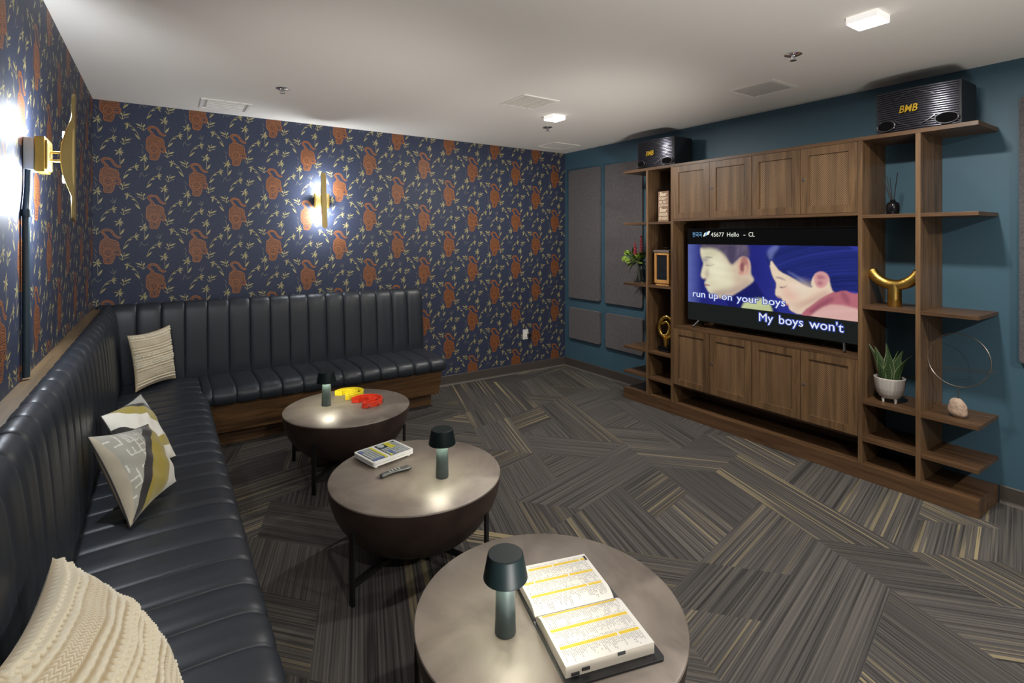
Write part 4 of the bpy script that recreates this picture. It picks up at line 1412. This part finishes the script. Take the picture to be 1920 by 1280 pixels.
    hair = [(0.520, 0.11), (0.545, 0.03), (0.580, -0.05), (1.01, -0.05), (1.01, 0.612), (0.924, 0.592), (0.868, 0.65), (0.853, 0.524), (0.848, 0.42), (0.801, 0.358), (0.775, 0.416), (0.758, 0.542), (0.772, 0.60), (0.731, 0.582), (0.658, 0.46), (0.599, 0.40), (0.568, 0.30), (0.546, 0.214), (0.542, 0.33), (0.519, 0.258)]
    ang_ = V_ * 60 - np.sqrt(np.clip((U_ - .5) * 9, 0, 9)) * 9
    fl = np.hypot((U_ - 1.02) * 1.7, V_ - 1.25)
    hs = .62 + .75 * strands(fl / 2.2, 46) * strands(fl / 2.2 + .01 * U_, 210) + .35 * strands(fl / 2.2, 18) - .25 * np.clip(V_ - .35, 0, 1)
    paint(hair, (34, 44, 118), 1, hs)
    paint([(.52, .10), (.56, .0), (.60, .0), (.56, .14), (.545, .25)], (120, 130, 190), 3, None, .6)
    paint([(.62, .36), (.68, .42), (.74, .52), (.70, .50)], (110, 120, 180), 2, None, .6)
    paint([(.772, .44), (.79, .37), (.82, .355), (.845, .40), (.85, .47), (.835, .56), (.81, .60), (.79, .585), (.78, .53)], (214, 156, 156), 1)
    paint([(.785, .44), (.80, .41), (.825, .42), (.835, .47), (.815, .46), (.80, .48)], (140, 74, 98), 3, None, .75)
    paint([(.79, .50), (.815, .49), (.825, .52), (.805, .56), (.79, .54)], (150, 80, 100), 3, None, .75)
    paint(ell(.71, .62, .06, .10), (238, 220, 200), 8, None, .6, wm)
    paint([(.66, .96), (.74, .86), (.82, .72), (.86, .64), (.84, .60), (.76, .74), (.68, .88)], (190, 134, 128), 6, None, .6, wm)
    # letterbox bars
    inside = ((V_ >= 0) & (V_ <= 1)).astype(float)[..., None]
    img *= (1 + .05 * np.sin(U_ * 23 + 5 * np.sin(V_ * 7)) * np.sin(V_ * 19 + U_ * 11))[..., None]
    top = (V_ < 0)[..., None]
    bar = np.where(top, lin((6, 6, 8)), lin((26, 30, 28)))
    img[:] = img * inside + bar * (1 - inside)
    me = D.meshes.new('screen')
    off = tv.location
    Y_ = SY1 - U_ * (SY1 - SY0)
    co = np.stack([np.full(U_.shape, TX) - off.x, Y_ - off.y, Z_ - off.z], -1).reshape(-1, 3)
    idx = np.arange(nx * nz).reshape(nx, nz)
    f = np.stack([idx[:-1, :-1], idx[:-1, 1:], idx[1:, 1:], idx[1:, :-1]], -1).reshape(-1, 4)
    me.from_pydata(co.tolist(), [], f.tolist())
    ca = me.color_attributes.new('picture', 'FLOAT_COLOR', 'POINT')
    arr = np.ones((nx * nz, 4), np.float32); arr[:, :3] = img.reshape(-1, 3)
    ca.data.foreach_set('color', arr.ravel())
    m = D.materials.new('screen_picture'); nt, b = nm(m)
    vc = nt.nodes.new('ShaderNodeVertexColor'); vc.layer_name = 'picture'
    b.inputs['Base Color'].default_value = (0.002, 0.002, 0.002, 1); b.inputs['Roughness'].default_value = 0.45; b.inputs['Specular IOR Level'].default_value = 0.04
    nt.links.new(vc.outputs['Color'], b.inputs['Emission Color']); b.inputs['Emission Strength'].default_value = 0.95
    me.materials.append(m)
    o = D.objects.new('screen', me); COL.objects.link(o); o.parent = tv
    return o
scr = screen()
def emis(name, c, s=.95): return mat(name, (0.01, 0.01, 0.01), 0.3, emit=(srgb(*c), s))
E_w = emis('lyric_white', (238, 240, 248)); E_b = emis('lyric_blue_edge', (50, 74, 168)); E_t = emis('title_white', (236, 240, 226)); E_c = emis('icon_blue', (112, 168, 214))
def scrtext(nm_, body, y, z, w, h, m, outline=None, d=.0012, bold=.0):
    def place(dy): return lambda a, b, c: (TX - d - dy, y - a, z + b)
    if outline:
        mb = MB(); vs, fs = text_mesh(body, .1, offset=bold + .006)
        v2, _ = text_mesh(body, .1, offset=bold)
        x0 = min(v.x for v in v2); x1 = max(v.x for v in v2)
        sx = w / (x1 - x0); sy = h / .072
        mb.add([(TX - d + .0005, y - (v.x - x0) * sx, z + v.y * sy) for v in vs], fs); mb.build(nm_ + '_outline', outline, scr, world=True, recalc=False)
    mb = MB(); vs, fs = text_mesh(body, .1, offset=bold)
    x0 = min(v.x for v in vs); x1 = max(v.x for v in vs)
    sx = w / (x1 - x0); sy = h / .072
    mb.add([(TX - d, y - (v.x - x0) * sx, z + v.y * sy) for v in vs], fs); mb.build(nm_, m, scr, world=True, recalc=False)
for w_, y_, ww_ in (('45677', 2.712, .122), ('Hello', 2.562, .107), ('-', 2.418, .018), ('CL', 2.373, .050)):
    scrtext('song_title_text', w_, y_, 1.561, ww_, .036, E_t, bold=.0)
scrtext('channel_text', '\ud55c\uad6d\uace1', 2.895, 1.562, .095, .034, E_c, bold=.0)
for k in range(3):
    mb = MB(); y = 2.790 - k * .016; z = 1.562 + k * .006
    mb.add([(TX - .0012 - k * .0002, y, z), (TX - .0012 - k * .0002, y - .024, z + .004), (TX - .0012 - k * .0002, y - .040, z + .036), (TX - .0012 - k * .0002, y - .016, z + .032)], [(0, 1, 2, 3)])
    mb.build('card_icon', E_c if k % 2 else E_t, scr, world=True, recalc=False)
scrtext('lyrics_text', 'run up on', 2.892, 1.043, .374, .058, E_w, E_b, bold=.0)
scrtext('lyrics_text', 'your boys', 2.475, 1.043, .392, .058, E_w, E_b, bold=.0)
for w_, y_, ww_ in (('My', 2.287, .112), ('boys', 2.129, .176), ("won't", 1.909, .224)):
    scrtext('lyrics_text', w_, y_, .910, ww_, .066, E_w, E_b, bold=.0)

# loose cables below the television
def cable(label, pts):
    P = [Vector(p) for p in pts]
    out = []
    for i in range(len(P) - 1):
        p0 = P[max(i - 1, 0)]; p1 = P[i]; p2 = P[i + 1]; p3 = P[min(i + 2, len(P) - 1)]
        for j in range(8):
            t = j / 8
            out.append(0.5 * ((2 * p1) + (-p0 + p2) * t + (2 * p0 - 5 * p1 + 4 * p2 - p3) * t * t + (-p0 + 3 * p1 - 3 * p2 + p3) * t ** 3))
    out.append(P[-1])
    mb = MB(); mb.tube(out, .0032, 8)
    o = mb.build('cable', M['black']); tag(o, label, 'cable')
cable('black cable sagging below the left half of the television', [(3.93, 2.62, .92), (3.94, 2.60, .84), (3.93, 2.50, .795), (3.90, 2.38, .79), (3.90, 2.28, .80), (3.92, 2.20, .86)])
cable('black cable looping twice below the right half of the television', [(3.93, 2.17, .92), (3.91, 2.15, .83), (3.90, 2.08, .79), (3.92, 2.00, .85), (3.92, 1.97, .86), (3.90, 1.92, .80), (3.90, 1.85, .79), (3.93, 1.80, .90)])

# ------------------------------------------------------------------ loudspeakers on the top board
def make_speaker(label, loc):
    t = thing('karaoke_speaker', label, 'speaker', loc)
    # local: -X faces the room, width along Y
    w, dpt, h = .215, .255, .262
    mb = MB(); mb.box((-.10, -w, 0), (.150, w, h)); mb.build('cabinet', M['spkbody'], t, bevel=.006)
    n = 19
    for s_ in range(n):
        z = .012 + (h - .024) * s_ / (n - 1)
        mb = MB()
        path = []
        for i in range(25):
            y = -w + .012 + (2 * w - .024) * i / 24
            path.append((-.104 - .030 * (1 - (y / w) ** 2), y, z))
        mb.tube(path, .0036, 6); mb.build('grille_slat', M['spkgrille'], t)
    mb = MB()
    vs = []
    for i in range(25):
        y = -w + .006 + (2 * w - .012) * i / 24
        for z in (.004, h - .004): vs.append((-.098 - .030 * (1 - (y / w) ** 2), y, z))
    mb.add(vs, [(2 * i, 2 * i + 2, 2 * i + 3, 2 * i + 1) for i in range(24)], 0, True)
    mb.add([(-.098, -w + .006, .004), (-.098, w - .006, .004), (-.098, w - .006, h - .004), (-.098, -w + .006, h - .004)], [(0, 1, 2, 3)])
    mb.build('grille_cloth', M['spkbody'], t)
    def surf(y): return -.109 - .030 * (1 - (y / w) ** 2)
    for s_ in (-1, 1):
        mb = MB()
        cy = s_ * .152; path = [(surf(cy + .052 * math.cos(a)) - .002, cy + .052 * math.cos(a), .046 + .032 * math.sin(a)) for a in [2 * PI * i / 32 for i in range(32)]]
        mb.tube(path, .0045, 8, closed=True); pr_ = mb.build('port_ring', M['darkchrome'], t)
        mb = MB(); vs = [(surf(cy + .05 * math.cos(a)) - .001, cy + .050 * math.cos(a), .046 + .030 * math.sin(a)) for a in [2 * PI * i / 32 for i in range(32)]]
        mb.add(vs, [list(range(32))]); mb.build('port', M['portblack'], pr_)
    mb = MB()
    path = []
    for i in range(33):
        y = -.10 + .20 * i / 32
        path.append((surf(y) - .003, y, .028 + .045 * (y / .10) ** 2 * (1.0)))
    mb.tube(path, .0028, 6); mb.build('trim_wire', M['darkchrome'], t)
    mb = MB()
    path = [(surf(y) - .003, y, .235 - .04 * abs(y / .10) ** 1.5) for y in [-.10 + .20 * i / 32 for i in range(33)]]
    mb.tube(path, .0016, 6)
    mb.build('trim_wire', M['darkchrome'], t)
    mb = MB()
    vs, fs = text_mesh('BMB', .062, offset=.0007, extrude=.002, shear=.25)
    x0 = min(v.x for v in vs); x1 = max(v.x for v in vs)
    sx = .095 / (x1 - x0)
    mb.add([(surf(.075 - (v.x - x0) * sx) - .008 - v.z, .075 - (v.x - x0) * sx, .112 + v.y) for v in vs], fs)
    mb.build('badge', M['badge'], t)
    return t
spR = make_speaker('black slatted karaoke speaker above the television wall on its right end', (3.885, 1.258, 2.200))
spL = copy_tree(spR); spL.location = (3.885, 3.270, 2.200); spL['label'] = 'black slatted karaoke speaker on the left end of the wall unit near the room corner'
for s_ in (spR, spL): s_['group'] = 'karaoke speakers on the wall unit'

# ------------------------------------------------------------------ things on the shelves
# sign
sg = thing('wooden_sign', 'narrow wooden block sign with cream lettering on the upper left shelf', 'sign', (3.86, 3.225, 1.6985))
mb = MB(); mb.box((-.018, -.060, 0), (.018, .060, .283)); mb.build('board', M['signwood'], sg, bevel=.0015)
mb = MB()
z = .283
for body, h, w in (('Beer', .045, .085), ("DOESN'T", .030, .100), ('ASK SILLY', .030, .102), ('QUESTIONS', .026, .102), ('Beer', .045, .085), ('UNDER', .034, .100), ('STANDS', .034, .102)):
    z -= h + .0035
    vs, fs = text_mesh(body, .1, offset=.003, shear=.2 if body == 'Beer' else 0)
    x0 = min(v.x for v in vs); x1 = max(v.x for v in vs); y0 = min(v.y for v in vs); y1 = max(v.y for v in vs)
    sx = w / (x1 - x0); sy = h * .86 / (y1 - y0)
    mb.add([(-.0188, w / 2 - (v.x - x0) * sx, z + .003 + (v.y - y0) * sy) for v in vs], fs)
mb.build('lettering', M['cream_print'], sg, recalc=False)

# lantern
ln = thing('wooden_lantern', 'amber wooden lantern with dark glass panes on the left shelf', 'lantern', (3.842, 3.178, 1.1175))
a = .082
mb = MB()
for sx_ in (-1, 1):
    for sy_ in (-1, 1):
        mb.box((sx_ * a, sy_ * a, .022), (sx_ * (a - .022), sy_ * (a - .022), .300))
for z0, z1 in ((.022, .052), (.278, .300)):
    for s_ in (-1, 1):
        mb.box((s_ * a, -a + .02, z0), (s_ * (a - .018), a - .02, z1)); mb.box((-a + .02, s_ * a, z0), (a - .02, s_ * (a - .018), z1))
mb.build('frame', M['amberwood'], ln, bevel=.0015)
mb = MB(); mb.box((-a + .008, -a + .008, 0), (a - .008, a - .008, .022)); mb.build('foot', M['amberwood'], ln, bevel=.001)
mb = MB(); mb.box((-a - .006, -a - .006, .300), (a + .006, a + .006, .322)); mb.build('roof', M['lanterntop'], ln, bevel=.002)
mb = MB(); mb.tube([(0, .0, .322), (0, 0, .342)], .005, 8); mb.box((-.028, -.028, .340), (.028, .028, .346)); mb.build('finial', M['black'], ln)
mb = MB()
for s_ in (-1, 1):
    mb.box((s_ * (a - .010), -a + .02, .052), (s_ * (a - .012), a - .02, .278)); mb.box((-a + .02, s_ * (a - .010), .052), (a - .02, s_ * (a - .012), .278))
mb.build('pane', M['darkglass'], ln)
mb = MB(); mb.tube([(-a - .001, -a + .026, .15), (-a - .010, -a + .030, .16), (-a - .008, -a + .036, .172)], .0025, 6); mb.build('latch', M['black'], ln)

# flowers in a glass vase
fv = thing('flower_vase', 'clear glass vase with green leaves and burgundy blooms on the left shelf end', 'vase', (3.87, 3.545, 1.1175))
mb = MB(); mb.lathe([(0, .0), (.042, .0), (.046, .006), (.040, .05), (.026, .11), (.018, .145), (.020, .165), (.026, .178), (.024, .179), (.017, .165), (.0155, .145), (.023, .11), (.037, .05), (.042, .008), (0, .004)], 36); mb.build('vase', M['glass'], fv)
rnd = random.Random(5)
mb = MB()
for i in range(9):
    a_ = rnd.uniform(0, 6.28); r = rnd.uniform(.005, .03)
    mb.tube([(r * math.cos(a_), r * math.sin(a_), .012), (.004 * math.cos(a_), .004 * math.sin(a_), .14), (r * 1.6 * math.cos(a_ + 2), r * 1.6 * math.sin(a_ + 2), .22)], .0018, 5)
mb.build('stems', M['darkgreen'], fv)
def leafblade(mb, base, d, up, L, w, curl=.3, n=6):
    base = Vector(base); d = Vector(d).normalized(); s = d.cross(Vector(up)).normalized(); nn = s.cross(d)
    vs = []
    for i in range(n + 1):
        t = i / n
        ww = w * math.sin(PI * (t * .9 + .08)) ** .8 * .5
        c = base + d * L * t + nn * (-curl * L * t * t)
        vs += [c + s * ww, c + nn * .0 + nn * (-ww * .25), c - s * ww]
    mb.add(vs, [(3 * i + k, 3 * i + k + 1, 3 * i + k + 4, 3 * i + k + 3) for i in range(n) for k in (0, 1)], 0, True)
C0 = Vector((0, 0, .20))
for grp, m_, cnt, Lr, wr in (('foliage', M['green'], 46, (.045, .085), (.030, .045)), ('dark_foliage', M['darkgreen'], 34, (.07, .12), (.014, .022)), ('eucalyptus', M['bluegreen'], 14, (.04, .07), (.035, .05))):
    mb = MB()
    for i in range(cnt):
        a_ = rnd.uniform(0, 6.28); el = rnd.uniform(-.2, 1.0)
        d = Vector((math.cos(a_) * math.cos(el) * .8, math.sin(a_) * math.cos(el), math.sin(el)))
        st = C0 + d * rnd.uniform(.02, .11) + Vector((0, .02, 0))
        leafblade(mb, st, d + Vector((rnd.uniform(-.5, .5), rnd.uniform(-.5, .5), rnd.uniform(-.3, .5))), (rnd.uniform(-.3, .3), 0, 1), rnd.uniform(*Lr), rnd.uniform(*wr), rnd.uniform(0, .5))
    mb.build(grp, m_, fv, recalc=False)
for (x, y, z, r) in ((-.03, .155, .225, .034), (-.02, .135, .285, .030), (-.05, .10, .215, .030)):
    mb = MB(); mb.sphere((x, y, z), r, 14, sc=(.8, 1, .9))
    for k in range(3): mb.lathe([(r * .9 - k * .008, .0), (r * .75 - k * .008, .012), (r * .6 - k * .008, .004)], 12, (x - .012, y, z), M=Matrix.Rotation(-PI / 2, 3, 'Y'))
    mb.tube([(x, y, z - .01), (0, .03, .20)], .0022, 5)
    mb.build('round_bloom', M['green'], fv)
for (x, y, z0, z1) in ((-.02, .028, .27, .385), (.0, -.03, .27, .455), (.01, .06, .26, .33)):
    mb = MB()
    mb.tube([(0, 0, .18), (x, y, z0)], .002, 5)
    for i in range(60):
        t = rnd.random(); a_ = rnd.uniform(0, 6.28); rr = .016 * (1 - t * .6)
        mb.sphere((x + rr * math.cos(a_) * .8, y + rr * math.sin(a_) * .8 + t * .006, z0 + (z1 - z0) * t), .0075 * (1.1 - .4 * t), 6)
    mb.build('bloom_spike', M['flowerred'], fv)
mb = MB(); leafblade(mb, (0, .03, .20), (-.2, 1, -.2), (0, 0, 1), .11, .018, .9, 10); mb.build('drooping_leaf', M['darkgreen'], fv, recalc=False)

# gold knot sculpture
kn = thing('knot_sculpture', 'polished gold looped sculpture on a black base on the left shelf', 'sculpture', (3.845, 3.195, .5085))
mb = MB(); mb.box((-.042, -.060, 0), (.042, .060, .046)); mb.build('base', M['blackgloss'], kn, bevel=.002)
mb = MB(); mb.lathe([(0, .046), (.020, .046), (.022, .052), (.020, .075), (.027, .105), (.030, .125), (0, .13)], 24); mb.build('neck', M['gold'], kn)
path = []
for i in range(90):
    t = i / 89
    a_ = -PI / 2 + t * 2 * PI * 1.62
    r = .082 - .042 * t
    cz_ = .235 - .030 * t; cy_ = -.005 + .030 * t
    path.append((.022 * math.sin(t * 2 * PI * 1.5), cy_ - r * .82 * math.cos(a_), cz_ + r * 1.32 * math.sin(a_)))
mb = MB(); mb.tube(path, lambda t: .017 - .004 * abs(2 * t - 1), 14); mb.build('loop', M['gold'], kn)

# reed diffuser
rd = thing('reed_diffuser', 'small black reed diffuser bottle with dark sticks on the upper right shelf', 'diffuser', (3.85, 1.405, 1.6985))
mb = MB(); mb.lathe([(0, 0), (.030, 0), (.034, .006), (.036, .03), (.036, .055), (.031, .072), (.018, .082), (.014, .086), (.014, .094), (0, .094)], 36); mb.build('bottle', M['blackgloss'], rd)
for dx, dy, z in ((-.02, .052, .245), (.0, .034, .25), (-.01, .012, .235), (.01, -.022, .265), (-.015, -.030, .262), (.01, .045, .215)):
    mb = MB(); mb.tube([(0, 0, .05), (dx, dy, z)], .0022, 6); mb.build('reed', M['black'], rd)

# gold Y-shaped vase
yv = thing('branching_vase', 'hammered gold Y-shaped double vase on the right-hand shelf', 'vase', (3.85, 1.396, 1.1175))
mb = MB(); mb.lathe([(0, 0), (.036, 0), (.038, .004), (.037, .14), (0, .15)], 32); mb.build('stem', M['goldrough'], yv)
path = []
for i in range(41):
    a_ = -1.08 + 2.16 * i / 40
    path.append((0, .150 * math.sin(a_) * 1.0, .300 - .165 * math.cos(a_)))
mb = MB(); mb.tube(path, .033, 24, cap=False); 
mb.tube([path[0], path[2]], .028, 20); mb.tube([path[-3], path[-1]], .028, 20)
mb.build('arms', M['goldrough'], yv)

# snake plant
pt = thing('potted_snake_plant', 'snake plant in a white patterned footed pot on the right-hand shelf', 'plant', (3.85, 1.423, .5085))
mb = MB()
for k in range(4):
    a_ = PI / 4 + k * PI / 2 + .3
    mb = MB(); mb.lathe([(0, 0), (.006, 0), (.010, .028), (0, .03)], 12, (.045 * math.cos(a_), .045 * math.sin(a_), 0)); mb.build('foot', M['pot'], pt)
mb = MB(); pf = [(0, .024), (.035, .024), (.055, .034), (.070, .060), (.079, .095), (.083, .135), (.084, .155), (.081, .157), (.079, .150), (.076, .10)]
mb.lathe(pf, 60)
def potr(z):
    P_ = [(.024, .035), (.034, .055), (.060, .070), (.095, .079), (.135, .083), (.155, .084)]
    for (z0, r0), (z1, r1) in zip(P_, P_[1:]):
        if z <= z1: return r0 + (r1 - r0) * (z - z0) / (z1 - z0)
    return .084
for c in range(12):
    a0 = 2 * PI * c / 12; a1 = 2 * PI * (c + 1) / 12
    for row in range(16):
        z0 = .040 + row * .0068
        for half in (0, 1):
            ya_, yb_ = (z0, z0 + .010) if (half + c) % 2 == 0 else (z0 + .010, z0)
            aa = a0 + (a1 - a0) * half / 2 + .02; ab = a0 + (a1 - a0) * (half + 1) / 2 - .02
            q = []
            for a_, zz in ((aa, ya_), (ab, yb_), (ab, yb_ + .0022), (aa, ya_ + .0022)):
                r = potr(min(zz, .153)) + .0006
                q.append((r * math.cos(a_), r * math.sin(a_), min(zz, .153)))
            mb.add(q, [(0, 1, 2, 3)], 1)
mb.build('pot', [M['pot'], M['potline']], pt)
mb = MB(); mb.lathe([(0, .14), (.078, .138)], 32); mb.build('soil', M['soil'], pt)
m = D.materials.new('snake_leaf'); nt, b = nm(m)
tc = nt.nodes.new('ShaderNodeTexCoord'); wv = nt.nodes.new('ShaderNodeTexWave'); wv.bands_direction = 'Z'
wv.inputs['Scale'].default_value = 32; wv.inputs['Distortion'].default_value = 6; wv.inputs['Detail Scale'].default_value = 2
r = nt.nodes.new('ShaderNodeValToRGB'); r.color_ramp.elements[0].color = (.012, .035, .012, 1); r.color_ramp.elements[1].color = (.055, .105, .030, 1)
nt.links.new(tc.outputs['Object'], wv.inputs['Vector']); nt.links.new(wv.outputs['Fac'], r.inputs['Fac']); nt.links.new(r.outputs['Color'], b.inputs['Base Color']); b.inputs['Roughness'].default_value = .4
M['edge'] = mat('pale_leaf_edge', (.30, .34, .18), .5)
def snake(x, y, lean, az, H, w, tw):
    mb = MB(); n = 14; vs = []
    for i in range(n + 1):
        t = i / n
        ww = w * (1 - t ** 2.2) ** .8 * (.75 + .5 * math.sin(PI * min(1, t * 1.3))) * .5 + .0006
        d = lean * t ** 2.2
        c = Vector((x + d * math.cos(az), y + d * math.sin(az), .135 + H * t))
        s = Vector((math.cos(tw + t * .8), math.sin(tw + t * .8), 0)); nn = Vector((-s.y, s.x, 0))
        vs += [c - s * ww, c - s * ww * .88 + nn * ww * .12, c + nn * ww * .35, c + s * ww * .88 + nn * ww * .12, c + s * ww]
    fs = []; mi = []
    for i in range(n):
        for k in range(4):
            mb.add([vs[5 * i + k], vs[5 * i + k + 1], vs[5 * i + k + 6], vs[5 * i + k + 5]], [(0, 1, 2, 3)], 1 if k in (0, 3) else 0, True)
    mb.build('leaf', [m, M['edge']], pt, recalc=False)
for a_ in ((-.02, .028, .045, 1.9, .21, .048, 1.5), (-.02, -.005, .02, 1.2, .235, .05, 1.7), (.0, -.03, .04, -1.3, .20, .046, 1.3), (.01, .035, .035, 1.4, .16, .036, .9),
           (-.03, .0, .02, 3.5, .15, .042, 1.6), (-.01, -.042, .085, -1.5, .185, .030, 1.9), (-.035, .022, .03, 2.4, .12, .034, 1.2), (.025, -.012, .03, -.6, .19, .044, 2.0), (-.01, .045, .09, 1.7, .245, .026, 1.4)):
    snake(*a_)

# ring sculpture on a stone
rs = thing('ring_sculpture', 'thin metal ring sculpture with crossing wires on a sandstone base, low right shelf end', 'sculpture', (3.85, 1.078, .5085))
mb = MB()
rnd = random.Random(3)
def stf(u, v):
    th = PI * u; a_ = 2 * PI * v
    r = 1 + .06 * math.sin(3 * a_ + 1) * math.sin(th) + .04 * math.sin(5 * th + a_)
    z = .054 - .054 * math.cos(th)
    q = math.sin(th) ** .62 * (1.06 - .30 * (z / .108) ** 1.5)
    x = .034 * q * math.cos(a_) * r; y = .047 * q * math.sin(a_) * r
    return (x, y + .006 * (z / .1), z if z > .002 else 0)
mb.grid(stf, 25, 33); mb.build('stone_base', M['stone'], rs)
mb = MB(); mb.tube([(0, 0, .09), (0, 0, .178)], .0022, 8); mb.build('rod', M['wire'], rs)
mb = MB(); mb.tube([(.01 * math.sin(a_), .146 * math.cos(a_), .331 + .153 * math.sin(a_)) for a_ in [2 * PI * i / 72 for i in range(72)]], .0028, 8, closed=True); mb.build('ring', M['wire'], rs)
for z0, z1, ya_, yb_ in ((.262, .300, .186, -.168), (.246, .285, .186, -.168)):
    mb = MB(); mb.tube([(-.004, ya_, z0 - .002), (-.004, yb_, z1 + .004)], .0018, 6); mb.build('cross_wire', M['wire'], rs)
